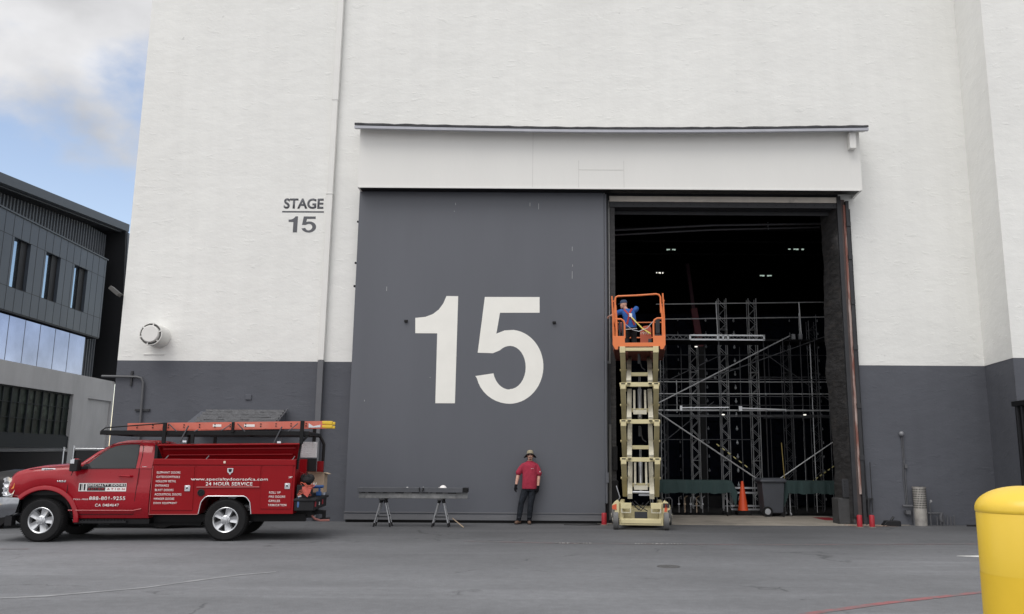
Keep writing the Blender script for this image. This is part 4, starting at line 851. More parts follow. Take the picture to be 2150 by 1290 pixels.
def head_mesh(q, c, M, sc=1.):
    """face towards local -Y, c = centre of the head"""
    T = lambda p: V(c)+(M @ (V(p)*sc))
    rows = [(-.112, .030, .030, -.022), (-.100, .043, .046, -.022), (-.080, .055, .066, -.014), (-.050, .064, .082, -.006), (-.015, .070, .090, .0), (.02, .074, .094, .002), (.055, .073, .093, .004), (.085, .062, .080, .006), (.105, .042, .056, .008), (.116, .016, .022, .008)]
    n = 20; q.loft([[T((rx*math.cos(2*PI*k/n), cy+ry*math.sin(2*PI*k/n), z)) for k in range(n)] for z, rx, ry, cy in rows])
    q.loft([[T(p) for p in r_] for r_ in ([(-.006, -.088, .012), (.006, -.088, .012), (.006, -.075, .012), (-.006, -.075, .012)], [(-.011, -.103, -.022), (.011, -.103, -.022), (.011, -.07, -.022), (-.011, -.07, -.022)], [(-.017, -.112, -.036), (.017, -.112, -.036), (.015, -.07, -.036), (-.015, -.07, -.036)], [(-.012, -.100, -.045), (.012, -.100, -.045), (.01, -.07, -.045), (-.01, -.07, -.045)])])
    for s_ in (-1, 1):
        q.ell(T((s_*.074, .008, -.01)), (.010*sc, .018*sc, .030*sc), 10, M); q.ell(T((s_*.034, -.074, -.032)), (.022*sc, .018*sc, .02*sc), 8, M)
    q.ell(T((0, -.088, .032)), (.045*sc, .014*sc, .009*sc), 10, M); q.ell(T((0, -.084, -.064)), (.024*sc, .013*sc, .007*sc), 8, M); q.ell(T((0, -.082, -.074)), (.021*sc, .013*sc, .007*sc), 8, M); q.ell(T((0, -.076, -.098)), (.024*sc, .018*sc, .014*sc), 8, M)
def face_bits(parent, c, M, sc, glasses=False, beard=None):
    T = lambda p: V(c)+(M @ (V(p)*sc))
    if glasses:
        q = MB(); q.ell(T((-.030, -.089, .010)), (.026*sc, .008*sc, .018*sc), 12, M); q.ell(T((.030, -.089, .010)), (.026*sc, .008*sc, .018*sc), 12, M); q.tube([T((-.072, -.01, .014)), T((-.058, -.075, .016)), T((0, -.098, .016)), T((.058, -.075, .016)), T((.072, -.01, .014))], .003, 6)
        q.build('sunglasses', M_plas, parent)
    else:
        q = MB(); [q.ell(T((s_*.031, -.081, .010)), (.012*sc, .008*sc, .006*sc), 8, M) for s_ in (-1, 1)]; q.build('eyes', M_plas, parent)
    q = MB(); q.ell(T((0, -.094, -.069)), (.02*sc, .006*sc, .0035*sc), 8, M); q.build('mouth', mat('lips', (.30, .10, .09), .5), parent)
    if beard:
        q = MB(); q.tube([T((-.027, -.089, -.074)), T((-.016, -.099, -.055)), T((0, -.103, -.052)), T((.016, -.099, -.055)), T((.027, -.089, -.074))], .0055*sc, 6); q.ell(T((0, -.087, -.100)), (.02*sc, .012*sc, .013*sc), 8, M); q.build('goatee', beard, parent)
M_skin = mat('skin', (.58, .33, .25), .5, var=.08, vscale=14); M_hair = mat('dark_hair', (.02, .015, .012), .7)
M_jean = mat('charcoal_denim', (.019, .022, .028), .9, spec=.15, var=.5, vscale=9, bump=.8, bscale=12); M_boot = mat('brown_boot_leather', (.13, .075, .05), .6, var=.2, vscale=20); M_glove = mat('black_glove', (.008, .008, .010), .9, spec=.15)
M_tee = mat('crimson_cotton', (.31, .018, .045), .85, var=.08, vscale=6, bump=.7, bscale=9, stretch=(1, 1, .6)); M_hat = mat('tan_hat_canvas', (.30, .26, .18), .85, var=.2, vscale=15); M_brim = mat('dark_brim', (.03, .03, .032), .8)
# the man against the door, facing the camera
X0 = -.43
p1 = thing('person', 'man in red T-shirt, bucket hat, dark jeans and black gloves standing against the grey door', 'person', (X0, 21.27, 0))
HM = Euler((R(-14), 0, R(2))).to_matrix()     # chin lifted
hc = (.005, -.01, 1.645); SC = .98
LS, RS = (-.165, .0, 1.42), (.165, .0, 1.418)
LE, LW = (-.285, .0, 1.19), (-.335, -.04, .915); RE, RW = (.225, .0, 1.17), (.205, -.035, .885)
q = MB(); head_mesh(q, hc, HM, SC)
limb(q, [(0, .02, 1.44), (0, .01, 1.51), (.003, .005, 1.57)], [.075, .058, .056])
rings_loft(q, [(0, .0, .86, .14, .095), (0, 0, .95, .15, .10), (0, 0, 1.10, .15, .11), (0, 0, 1.28, .165, .105), (0, 0, 1.40, .165, .095), (0, .01, 1.48, .10, .06)])
for s_, (a, b_, c_) in ((-1, (LS, LE, LW)), (1, (RS, RE, RW))):
    a, b_, c_ = V(a), V(b_), V(c_); limb(q, [a, a.lerp(b_, .5), b_], [.052, .048, .040]); limb(q, [b_, b_.lerp(c_, .3), c_], [.041, .043, .027])
    dd = (c_-b_).normalized(); hand(q, c_, dd, (-s_*.5, -.6, 0), (-s_*.5, -.85, 0), .95, .55)
LK, LA = (-.20, -.03, .50), (-.262, .0, .09); RK, RA = (-.035+.03, -.03, .50), (-.025, .0, .09)
LH, RH = (-.09, 0, .86), (.085, 0, .86); RK = (.0+.03, -.03, .49); RA = (-.0+.00, 0, .09)
for a, b_, c_ in ((LH, LK, LA), (RH, RK, RA)):
    limb(q, [a, V(a).lerp(V(b_), .5), b_], [.088, .078, .058]); limb(q, [b_, V(b_).lerp(V(c_), .35), c_], [.056, .056, .036])
limb(q, [(-.262, .02, .05), (-.30, -.10, .035)], [.035, .03]); limb(q, [(.0, .02, .05), (.01, -.12, .035)], [.035, .03])
body = q.build('body', M_skin, p1, remesh=.0065)
face_bits(p1, hc, HM, SC, glasses=True, beard=M_hair)
# shirt
q = MB(); rings_loft(q, [(-.005, -.01, .845, .182, .13), (-.005, -.01, .93, .183, .133), (0, -.01, 1.06, .180, .137), (0, -.005, 1.2, .180, .13), (0, 0, 1.32, .188, .122), (0, 0, 1.41, .195, .112), (0, 0, 1.45, .182, .098), (0, .006, 1.485, .135, .085), (0, .010, 1.51, .085, .074), (0, .012, 1.525, .068, .066)], 28)
for s_, (a, b_) in ((-1, (LS, LE)), (1, (RS, RE))):
    a, b_ = V(a), V(b_); e_ = a.lerp(b_, .86)+V((s_*.015, 0, 0)); limb(q, [a+V((-s_*.02, 0, .0)), a.lerp(b_, .3)+V((s_*.006, 0, 0)), e_], [.066, .069, .074])
q.build('t_shirt', M_tee, p1, remesh=.011)
text('shirt_logo', 'SPECIALTY', M_text, p1, .035, .10, 1.335, 1.347, -.146, th=.003); B('sleeve_patch', M_text, p1, .236, .262, -.062, -.055, 1.245, 1.28, bev=.004)
# trousers
q = MB(); rings_loft(q, [(-.0, 0, .80, .155, .115), (0, 0, .86, .160, .118), (0, 0, .92, .155, .115)], 24)
for a, b_, c_ in ((LH, LK, LA), (RH, RK, RA)):
    a, b_, c_ = V(a), V(b_), V(c_); limb(q, [a, a.lerp(b_, .5), b_, b_.lerp(c_, .4), c_.lerp(b_, .08), c_], [.095, .090, .074, .072, .060, .062])
for k, (x, z) in enumerate(((-.20, .53), (-.215, .44), (.025, .52), (.02, .42), (-.255, .15), (.0, .16))): q.tube([(x-.055, -.055, z+.01), (x, -.082, z-.01), (x+.055, -.06, z+.015)], .012, 6)
q.build('jeans', M_jean, p1, remesh=.011)
for nm_, px_, rot in (('boot', LA, -.45), ('boot', RA, .06)):
    q = MB(); M_ = Euler((0, 0, rot)).to_matrix(); T = lambda p: V((px_[0], 0, 0))+M_ @ V(p)
    limb(q, [T((0, .03, .13)), T((0, .03, .06))], [.048, .05]); limb(q, [T((0, .05, .045)), T((0, -.05, .045)), T((0, -.13, .04))], [.042, .045, .042], 12, 1.0)
    b_ = q.build(nm_, M_boot, p1, remesh=.009)
    q = MB(); q.loft([[T(p) for p in ((-.042, .09, 0), (-.03, .10, 0), (.03, .10, 0), (.042, .09, 0), (.046, -.08, 0), (.03, -.165, 0), (-.03, -.165, 0), (-.046, -.08, 0))], [T(p) for p in ((-.042, .09, .018), (-.03, .10, .018), (.03, .10, .018), (.042, .09, .018), (.046, -.08, .018), (.03, -.165, .018), (-.03, -.165, .018), (-.046, -.08, .018))]]); q.build('boot_sole', M_plas, b_)
for s_, b_, c_ in ((-1, LE, LW), (1, RE, RW)):
    b_, c_ = V(b_), V(c_); q = MB(); dd = (c_-b_).normalized(); limb(q, [c_-dd*.03, c_+dd*.02], [.036, .036]); hand(q, c_, dd, (-s_*.5, -.6, 0), (-s_*.5, -.85, 0), 1.02, .5, .007); q.build('glove', M_glove, p1, remesh=.0065)
# bucket hat
T = lambda p: V(hc)+(HM @ (V(p)*SC)); n = 28
def hring(rx, ry, z, w=0): return [T((rx*math.cos(2*PI*k/n), .006+ry*math.sin(2*PI*k/n), z+w*math.cos(4*PI*k/n))) for k in range(n)]
q = MB(); q.loft([hring(.086, .106, .035), hring(.086, .106, .06), hring(.078, .098, .115), hring(.06, .078, .137), hring(.02, .03, .142)]); ht = q.build('bucket_hat', M_hat, p1, smooth=60)
q = MB(); q.loft([hring(.086, .106, .045), hring(.12, .14, .032, -.01), hring(.160, .165, -.004, -.036), hring(.158, .163, -.012, -.036), hring(.118, .138, .026, -.01), hring(.084, .104, .038)], False); q.build('hat_brim', M_brim, ht, smooth=60)

# ------------------------------------------------------------------ scissor lift (root on the ground under its front end)
M_cream = mat('cream_enamel', (.60, .53, .31), .45, var=.07, vscale=4, col2=(.42, .36, .22), v2=(.6, .78)); M_cream2 = mat('scuffed_cream', (.55, .52, .42), .5, var=.1, vscale=6, col2=(.35, .32, .28), v2=(.56, .72))
M_or = mat('orange_enamel', (.72, .19, .055), .45, var=.06); M_or2 = mat('red_orange_box', (.42, .085, .04), .5); M_tyre = mat('grey_solid_tyre', (.13, .13, .13), .75, var=.2, vscale=10)
lf = thing('scissor_lift', 'cream and orange scissor lift raised high in front of the open doorway', 'lift', (2.15, 19.75, 0), R(-6.2))
def wheel2(x, y, r_):
    q = MB(); q.lathe((0, 0, 0), [(r_*.45, -.06), (r_*.9, -.062), (r_, -.05), (r_, .05), (r_*.9, .062), (r_*.45, .06)], 32, 'x'); w = q.build('wheel', M_tyre, lf); w.location = (x, y, r_)
    q = MB(); q.lathe((0, 0, 0), [(r_*.46, -.05), (r_*.46, .05)], 24, 'x'); q.lathe((0, 0, 0), [(.05, -.08), (.05, .08)], 10, 'x'); q.build('hub', M_cream2, w)
wheel2(-.575, .10, .215); wheel2(.57, .10, .215); wheel2(-.66, 1.72, .215); wheel2(.68, 1.72, .215)
q = MB(); q.box(-.50, .50, .02, .10, .10, .255); q.box(-.46, .46, .0, .02, .14, .235); q.box(-.50, .50, 1.7, 1.8, .10, .26); q.box(-.50, -.40, .05, 1.75, .12, .6); q.box(.40, .50, .05, 1.75, .12, .6); q.box(-.4, .4, .5, 1.7, .15, .45)
ch = q.build('chassis', M_cream, lf, bev=.008)
for s_ in (-1, 1):
    q = MB(); q.box(s_*.46-.10, s_*.46+.10-(0), -.01, .10, .42, .60) if False else q.box(min(s_*.22, s_*.46), max(s_*.22, s_*.46), -.04, .08, .47, .60); q.build('step_bracket', M_cream, ch, bev=.006)
    q = MB(); q.box(min(s_*.23, s_*.45), max(s_*.23, s_*.45), -.045, .0, .38, .395); q.box(s_*.44-.012, s_*.44+.012, -.045, 0, .395, .47); q.box(s_*.24-.012, s_*.24+.012, -.045, 0, .395, .47); q.build('fork_pocket', M_cream2, ch)
    q = MB(); q.prism([(s_*.50, .26), (s_*.50, .62), (s_*.54, .66), (s_*.60, .62), (s_*.66, .55), (s_*.66, .46), (s_*.60, .44), (s_*.60, .26)], 'y', -.02, .30); q.build('wheel_cover', M_cream, ch, bev=.008)
    q = MB(); q.prism([(s_*.555, .44), (s_*.66, .46), (s_*.655, .54), (s_*.56, .58)] if s_ < 0 else [(s_*.52, .41), (s_*.58, .41), (s_*.60, .56), (s_*.55, .6)], 'y', -.03, -.0205); q.build('hazard_sticker', mat('orange_sticker', (.6, .1, .04), .5), ch, smooth=0)
q = MB(); q.box(-.15, .14, .02, .12, .26, .40); q.build('battery_box', M_tar, ch, bev=.008)
q = MB(); q.tube([(.56, .0, .62), (.56, -.03, .72), (.66, -.03, .73), (.70, -.03, .68), (.70, -.02, .52), (.66, 0, .48)], .014, 8); q.box(.5, .64, -.03, .05, .5, .6); q.build('side_handle', M_tar, ch)
q = MB(); q.tube([(-.52, .0, .66), (-.48, -.02, .72), (-.56, 0, .98)], .012, 6); q.build('gate_handle', M_galv, ch)
for pts in ([(-.2, .05, .62), (-.12, .02, .5), (.0, .02, .43), (.1, .02, .55), (.18, .05, .63)], [(-.15, .05, .64), (.0, .02, .5), (.15, .02, .42)], [(-.25, .1, .62), (-.05, .0, .44), (.05, .05, .6)]):
    q = MB(); q.tube(pts, .012, 6); q.build('hydraulic_hose', M_plas, ch)
# scissor pack: levels between the pivot heights, front Y 0, rear Y 1.75
PV = [.70, 1.576, 2.447, 3.31, 4.155]; YF, YR = .06, 1.72
for i, (za, zb) in enumerate(zip(PV, PV[1:])):
    wo = .39; wi = .232
    ox = wo; ix = wi+.02
    for s_ in (-1, 1):
        q = MB(); q.bar((s_*ox, YF, zb-.045), (s_*ox, YR, za+.03), .12, .15); q.build('outer_arm', M_cream, lf, bev=.006)
        q = MB(); q.bar((s_*ix, YF, za+.045), (s_*ix, YR, zb-.03), .11, .14); q.build('inner_arm', M_cream2, lf, bev=.006)
    q = MB(); q.box(-.235, .235, YF-.03, YF+.07, zb-.05, zb+.05); q.box(-.21, .21, .48, .56, za+.24, za+.33); q.box(-.21, .21, 1.0, 1.1, za+.52, za+.62) if False else None; q.build('cross_beam', M_cream, lf, bev=.006)
    q = MB()
    for s_ in (-1, 1):
        q.tube([(s_*.22, YF+.02, zb), (s_*(ox+.075), YF+.02, zb)], .048, 10); q.box(s_*.385-.06, s_*.385+.06, YF-.05, YF+.05, zb-.10, zb+.035); q.tube([(s_*(ix-.04), YR/2, (za+zb)/2), (s_*(ox+.085), YR/2, (za+zb)/2)], .028, 8)
    q.build('pivot', M_cream, lf)
    q = MB()
    for s_ in (-1, 1): q.box(s_*.25-.04, s_*.25+.04, YF-.056, YF-.0505, zb+.0, zb+.03); q.box(s_*.385-.045, s_*.385+.045, YF-.056, YF-.0505, zb+.005, zb+.028)
    q.build('pivot_slot', M_black, lf, smooth=0)
    q = MB()
    if i in (0, 2):
        for s_ in (-1, 1): q.bar((s_*.13, .35, za+.28), (s_*.13, .9, zb-.1), .05, .10)
        q.box(-.16, .16, .3, .38, za+.18, za+.28); q.build('cylinder_mount', M_cream2, lf, bev=.005)
        q = MB(); q.tube([(0, .5, za+.1), (0, 1.0, zb-.05)], .05, 12); q.tube([(0, 1.0, zb-.05), (0, 1.4, zb+.3)], .03, 12); q.build('hydraulic_cylinder', M_galv, lf)
    else:
        q.tube([(.02, .4, zb-.12), (.03, .5, zb-.3), (.06, .5, zb-.4), (.14, .5, zb-.46)], .014, 6); q.tube([(-.01, .2, zb-.1), (-.01, .25, zb-.33)], .03, 8); q.build('hydraulic_hose', M_tar, lf)
q = MB(); q.bar((-.05, .3, .78), (.32-.1, .3, .78), .06, .06); q.tube([(-.2, .25, .83), (.2, .25, .83)], .03); q.build('lower_tie_rod', M_galv, lf)
# platform
PZ = 4.17
q = MB(); q.prism([(-.62, PZ+.28), (-.62, PZ+.07), (-.56, PZ-.04), (-.50, PZ-.04), (-.49, PZ+.03), (.49, PZ+.03), (.50, PZ-.04), (.56, PZ-.04), (.62, PZ+.07), (.62, PZ+.28), (.33, PZ+.28), (.33, PZ+.12), (-.33, PZ+.12), (-.33, PZ+.28)], 'y', -.03, -.01); pf = q.build('platform_front', M_or, lf, bev=.004, smooth=0)
q = MB(); q.box(-.60, .60, 0, 2.1, PZ-.03, PZ+.02); q.box(-.61, -.59, 0, 2.1, PZ-.06, PZ+.15); q.box(.59, .61, 0, 2.1, PZ-.06, PZ+.15); q.box(-.6, .6, 2.08, 2.1, PZ-.06, PZ+.15); q.box(-.35, -.27, 0.02, 2.0, PZ-.12, PZ-.03); q.box(.27, .35, .02, 2.0, PZ-.12, PZ-.03)
q.build('platform_deck', mat('dark_orange_deck', (.16, .04, .03), .6), pf, bev=.004)
q = MB(); q.box(-.42, .42, -.035, .05, PZ-.075, PZ+.0); q.box(-.455, -.325, -.05, .06, PZ-.12, PZ+.03); q.box(.325, .455, -.05, .06, PZ-.12, PZ+.03); q.build('platform_bracket', M_cream, pf, bev=.006)
def rails(name, tubes, r_=.022, m_=M_or):
    q = MB()
    for p in tubes: q.tube(p, r_, 8)
    return q.build(name, m_, lf)
T1 = 5.43
rails('top_guard_loop', [[(-.555, 0, 5.0), (-.555, 0, 5.33), (-.54, 0, 5.39), (-.49, 0, 5.415), (.0, 0, 5.43), (.42, 0, 5.455), (.48, 0, 5.44), (.52, 0, 5.38), (.525, 0, 5.0)]])
rails('corner_post', [[(-.63, .0, 5.42), (-.61, 0, 4.9), (-.605, 0, 4.4)], [(.575, 0, 5.47), (.60, 0, 4.9), (.605, 0, 4.4)]], .018)
rails('corner_post', [[(-.55, 0, 5.2), (-.53, 0, 4.9), (-.52, .0, 4.42)], [(.525, 0, 5.2), (.56, 0, 4.9), (.57, 0, 4.42)]], .026)
rails('gate_loop', [[(-.56, 0, 4.86), (-.42, 0, 4.86), (-.36, 0, 4.82), (-.335, 0, 4.76), (-.335, 0, 4.40)]]); rails('gate_loop', [[(.56, 0, 4.87), (.43, 0, 4.87), (.37, 0, 4.83), (.345, 0, 4.77), (.345, 0, 4.40)]])
rails('side_rail', [[(-.6, 0, 5.3), (-.6, 2.05, 5.25)], [(-.6, 0, 4.8), (-.6, 2.05, 4.8)], [(-.6, .7, 5.27), (-.6, .7, 4.2)], [(-.6, 1.4, 5.26), (-.6, 1.4, 4.2)]], .018); rails('side_rail', [[(.6, 0, 5.3), (.6, 2.05, 5.25)], [(.6, 0, 4.8), (.6, 2.05, 4.8)], [(.6, .7, 5.27), (.6, .7, 4.2)], [(.6, 1.4, 5.26), (.6, 1.4, 4.2)]], .018)
rails('rear_rail', [[(-.6, 2.05, 4.2), (-.6, 2.05, 5.10), (.6, 2.05, 5.10), (.6, 2.05, 4.2)], [(-.6, 2.05, 4.7), (.6, 2.05, 4.7)]], .018)
rails('safety_chain', [[(-.33, 0, 4.75), (-.15, 0, 4.60), (0, 0, 4.56), (.2, 0, 4.64), (.34, 0, 4.8)]], .008, M_galv)
q = MB(); q.prism([(.03, PZ), (.03, 4.62), (.10, 4.76), (.26, 4.78), (.30, 4.70), (.30, PZ)], 'y', .5, .62); cb_ = q.build('orange_box', M_or2, lf, bev=.008); text('box_number', '1993', mat('pale_number', (.6, .55, .5), .6), cb_, .045, .24, 4.56, 4.625, .496, bold=.0)
q = MB(); q.box(.40, .5, .3, .45, 4.55, 4.9); q.box(-.48, -.44, .35, .4, 4.4, 4.85); q.box(-.41, -.36, .35, .4, 4.4, 4.85); q.box(.22, .3, .25, .35, PZ+.1, PZ+.25); q.build('control_box', M_tar, lf, bev=.006)

# ------------------------------------------------------------------ worker on the lift, back to the camera, looking left
px0, py0 = 2.04, 20.75
p2 = thing('person', 'worker in blue shirt, cap and safety harness standing on the raised orange platform', 'person', (px0, py0, PZ+.02))
M_blue = mat('blue_cotton', (.02, .10, .36), .85, var=.1, vscale=6, bump=.7, bscale=9); M_navy = mat('navy_cap', (.025, .05, .11), .8); M_blk = mat('black_trousers', (.010, .010, .012), .85, var=.3, bump=.8, bscale=12)
HM2 = Euler((R(6), 0, R(-112))).to_matrix(); hc2 = (-.155, .0, 1.20); SC2 = .88
LS, RS = (-.20, .0, 1.02), (.13, .03, 1.06); LE, LW = (-.36, .16, .98), (-.46, .30, .96); RE, RW = (.19, .20, 1.14), (.10, .42, 1.12)
LH, RH = (-.05, .02, .60), (.09, .02, .60); LK, LA = (-.08, .05, .34), (-.07, .0, .08); RK, RA = (.10, .06, .34), (.12, .02, .08)
q = MB(); head_mesh(q, hc2, HM2, SC2); limb(q, [(-.06, .0, 1.0), (-.10, .0, 1.08), (-.135, 0, 1.14)], [.07, .052, .05])
rings_loft(q, [(.02, 0, .58, .13, .095), (.01, 0, .7, .13, .10), (-.01, 0, .85, .14, .10), (-.04, 0, .98, .145, .09), (-.05, 0, 1.06, .09, .06)])
for s_, a, b_, c_ in ((-1, LS, LE, LW), (1, RS, RE, RW)):
    a, b_, c_ = V(a), V(b_), V(c_); limb(q, [a, a.lerp(b_, .5), b_], [.05, .045, .038]); limb(q, [b_, b_.lerp(c_, .3), c_], [.038, .038, .026]); hand(q, c_, (c_-b_), (0, .3, -1), (-s_, 0, .2), .9, .8)
for a, b_, c_ in ((LH, LK, LA), (RH, RK, RA)): limb(q, [a, V(a).lerp(V(b_), .5), b_], [.08, .07, .054]); limb(q, [b_, V(b_).lerp(V(c_), .35), c_], [.052, .05, .035])
q.build('body', M_skin, p2, remesh=.0065); face_bits(p2, hc2, HM2, SC2)
q = MB(); rings_loft(q, [(.02, 0, .60, .145, .115), (.01, 0, .7, .15, .12), (-.01, 0, .85, .16, .12), (-.035, 0, .97, .17, .11), (-.045, 0, 1.04, .14, .09), (-.075, 0, 1.085, .07, .06)], 26)
for s_, a, b_ in ((-1, LS, LE), (1, RS, RE)): a, b_ = V(a), V(b_); limb(q, [a, a.lerp(b_, .4), a.lerp(b_, .85)], [.07, .068, .068])
q.build('blue_shirt', M_blue, p2, remesh=.011)
q = MB(); rings_loft(q, [(.02, 0, .54, .145, .11), (.02, 0, .60, .148, .115), (.02, 0, .655, .142, .11)])
for a, b_, c_ in ((LH, LK, LA), (RH, RK, RA)): a, b_, c_ = V(a), V(b_), V(c_); limb(q, [a, a.lerp(b_, .5), b_, b_.lerp(c_, .5), c_], [.088, .084, .070, .064, .058])
q.build('trousers', M_blk, p2, remesh=.011)
for a in (LA, RA): q = MB(); limb(q, [(a[0], -.03, .045), (a[0]-.01, .08, .045), (a[0]-.02, .15, .04)], [.044, .046, .04]); limb(q, [(a[0], -.0, .12), (a[0], 0, .06)], [.046, .05]); q.build('boot', M_boot, p2, remesh=.010)
T = lambda p: V(hc2)+(HM2 @ (V(p)*SC2))
q = MB(); q.loft([hring(.082, .102, .03), hring(.082, .102, .06), hring(.074, .094, .10), hring(.05, .066, .125), hring(.015, .02, .13)]); q.loft([[T((-.055, -.07, .045)), T((0, -.09, .052)), T((.055, -.07, .045)), T((.055, -.07, .038)), T((0, -.09, .045)), T((-.055, -.07, .038))], [T((-.045, -.15, .03)), T((0, -.17, .036)), T((.045, -.15, .03)), T((.045, -.15, .024)), T((0, -.17, .03)), T((-.045, -.15, .024))]]); q.build('cap', M_navy, p2, smooth=50)
M_hr = mat('red_webbing', (.35, .03, .03), .7)
q = MB()
for pts in ([(-.15, -.07, 1.06), (-.06, -.125, .95), (.05, -.13, .80), (.10, -.12, .66)], [(.05, -.06, 1.09), (-.01, -.12, .98), (-.04, -.135, .86), (-.09, -.125, .68)]):
    for a, b_ in zip(pts, pts[1:]): q.bar(a, b_, .045, .008, (0, 1, 0))
hs_ = q.build('safety_harness', M_hr, p2)
q = MB(); q.box(-.03, .04, -.15, -.13, .86, .95); q.bar((-.03, -.145, .95), (.06, -.15, .80), .03, .012, (0, 1, 0)); q.build('harness_buckle', M_text, hs_, bev=.004)
q = MB(); q.bar((-.13, -.128, .545), (.16, -.128, .575), .012, .035, (0, 1, 0)); q.build('tool_belt', M_text, p2)
q = MB(); q.tube([(.04, -.15, .84), (.12, -.25, .72), (.25, -.5, .52), (.42, -.72, .36)], .016, 8); q.build('yellow_lanyard', mat('striped_webbing', (.62, .55, .12), .7, var=.5, vscale=30), p2)
t = thing('tool_pouch', 'red and brown tool pouch hanging beside the lift worker at the left rail', 'pouch', (1.78, 20.4, 4.75)); q = MB(); q.ell((0, 0, 0), (.07, .06, .13)); q.ell((.06, 0, -.05), (.05, .05, .08)); q.build('pouch', mat('red_pouch', (.2, .04, .035), .8, bump=.5), t, remesh=.012); q = MB(); q.tube([(-.03, 0, .1), (-.06, 0, .25)], .01); q.build('pouch_strap', M_plas, t)

# ------------------------------------------------------------------ saw horses and steel beam
M_beam = mat('mottled_galvanised_beam', (.15, .155, .16), .7, .0, var=.35, vscale=5, col2=(.26, .26, .26), v2=(.5, .7)); M_beam2 = mat('primed_steel_channel', (.095, .099, .11), .75, .0, spec=.2, var=.12, vscale=3)
def sawhorse(x, label):
    t = thing('saw_horse', label, 'saw horse', (x, 20.3, 0), 0, 'folding saw horses under the beam')
    for s_ in (-1, 1):
        for y in (-.13, .13):
            q = MB(); q.tube([(s_*.045, y*.75, .60), (s_*.175, y, .09)], [.022, .016], 8); l_ = q.build('leg', M_galv, t); q = MB(); q.tube([(s_*.175, y, .09), (s_*.192, y*1.04, .0)], [.02, .02], 8); q.tube([(s_*.038, y*.75, .635), (s_*.06, y*.77, .54)], [.03, .027], 8); q.build('rubber_tip', M_plas, l_)
        q = MB(); q.bar((s_*.137, -.13, .24), (s_*.137, .13, .24), .012, .03); q.build('brace', M_tar, t)
    q = MB(); q.bar((-.14, -.12, .23), (.14, -.12, .23), .012, .03); q.build('spreader', M_tar, t)
    q = MB(); q.box(-.06, .06, -.33, .33, .61, .645); q.build('top_bar', M_tar, t, bev=.006); return t
sawhorse(-3.83, 'left one of two folding steel saw horses under the long beam'); sawhorse(-2.475, 'right one of two folding steel saw horses, with a wooden stick beside it')
t = thing('steel_beam', 'long grey steel beam with mottled lower face lying across two saw horses', 'beam', (-3.13, 20.25, .648), R(.4))
q = MB(); q.box(-1.26, 1.28, -.10, -.09, .0, .14); q.box(-1.26, 1.28, -.10, .12, .0, .012); q.build('lower_channel', M_beam, t, smooth=0, bev=.002)
q = MB(); q.box(-1.29, 1.16, -.14, .14, .14, .245); q.build('upper_channel', M_beam2, t, bev=.004)
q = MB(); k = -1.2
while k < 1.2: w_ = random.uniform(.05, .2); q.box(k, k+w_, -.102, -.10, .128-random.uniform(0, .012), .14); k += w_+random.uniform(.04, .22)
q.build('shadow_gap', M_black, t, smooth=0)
q = MB(); q.box(1.165, 1.28, -.145, .14, .145, .25); q.build('open_end', M_black, t, bev=.003)
t = thing('hard_hat', 'white rounded cap shape lying on top of the steel beam', 'hat', (-2.44, 20.25, .893)); q = MB(); q.lathe((0, 0, 0), [(.085, 0), (.08, .008), (.068, .03), (.04, .052), (.01, .06)], 20); q.build('shell', M_text, t); q = MB(); q.box(-.1, .0, -.09, -.04, 0, .008); q.build('visor', M_text, t, bev=.003)
t = thing('c_clamp', 'small black clamp gripping the middle of the steel beam', 'clamp', (-2.92, 20.12, .78)); q = MB(); q.tube([(-.04, -.03, .12), (-.06, -.035, .10), (-.04, -.04, .03)], .014, 6); q.tube([(.02, -.03, .12), (.045, -.035, .10), (.02, -.04, .03)], .014, 6); q.build('clamp_frame', M_plas, t); q = MB(); q.tube([(.03, -.05, .125), (.05, -.05, .135)], .01); q.build('clamp_screw', M_galv, t)
t = thing('putty_tin', 'tiny pale tin standing on the left half of the steel beam', 'tin', (-3.28, 20.25, .893)); q = MB(); q.lathe((0, 0, 0), [(.02, 0), (.02, .012), (.018, .014)], 12); q.build('tin', M_text, t)
t = thing('wooden_stick', 'thin wooden stick propped on the asphalt by the right saw horse', 'stick', (-1.92, 20.05, .0)); q = MB(); q.bar((0, 0, .012), (-.30, .35, .19), .022, .014); q.build('stick', M_wood, t)

# ------------------------------------------------------------------ bollards and small things along the wall
def redpost(x, y, label):
    t = thing('red_pipe_bollard', label, 'bollard', (x, y, 0), 0, 'short red pipe posts'); q = MB(); q.lathe((0, 0, 0), [(.062, 0), (.064, .01), (.062, .27), (.055, .285), (.02, .29)], 20); q.build('post', M_red, t); q = MB(); q.lathe((0, 0, 0), [(.10, 0), (.10, .008), (.07, .012)], 16); q.build('base_plate', M_conc, t)
redpost(1.40, 21.18, 'short red pipe post between the grey door and the lift wheel'); redpost(7.57, 21.0, 'short red pipe post left of its twin at the right door jamb'); redpost(7.87, 21.0, 'short red pipe post right of its twin by the grey wall')
q = MB(); rn = []
for k in range(24):
    a = 2*PI*k/24; r_ = 1+.2*mn.noise(V((math.cos(a)*2, math.sin(a)*2, 0))); rn.append((8.15+.62*r_*math.cos(a), 21.45+.24*r_*math.sin(a), .007))
q.face([q.v(p) for p in rn]); 
for k in range(60): x = 7.35+random.random()*1.2; y = 21.25+random.random()*.4; r_ = random.uniform(.008, .03); q.ell((x, y, .006), (r_*1.4, r_, r_*.7), 6)
struct(tag(q.build('dirt_patch', mat('dirt', (.22, .16, .13), .9, var=.3, vscale=12, bump=.5), None, smooth=0), None))
t = thing('perforated_column_guard', 'pale perforated metal pipe standing against the right grey wall', 'pipe', (9.33, 21.62, 0)); q = MB()
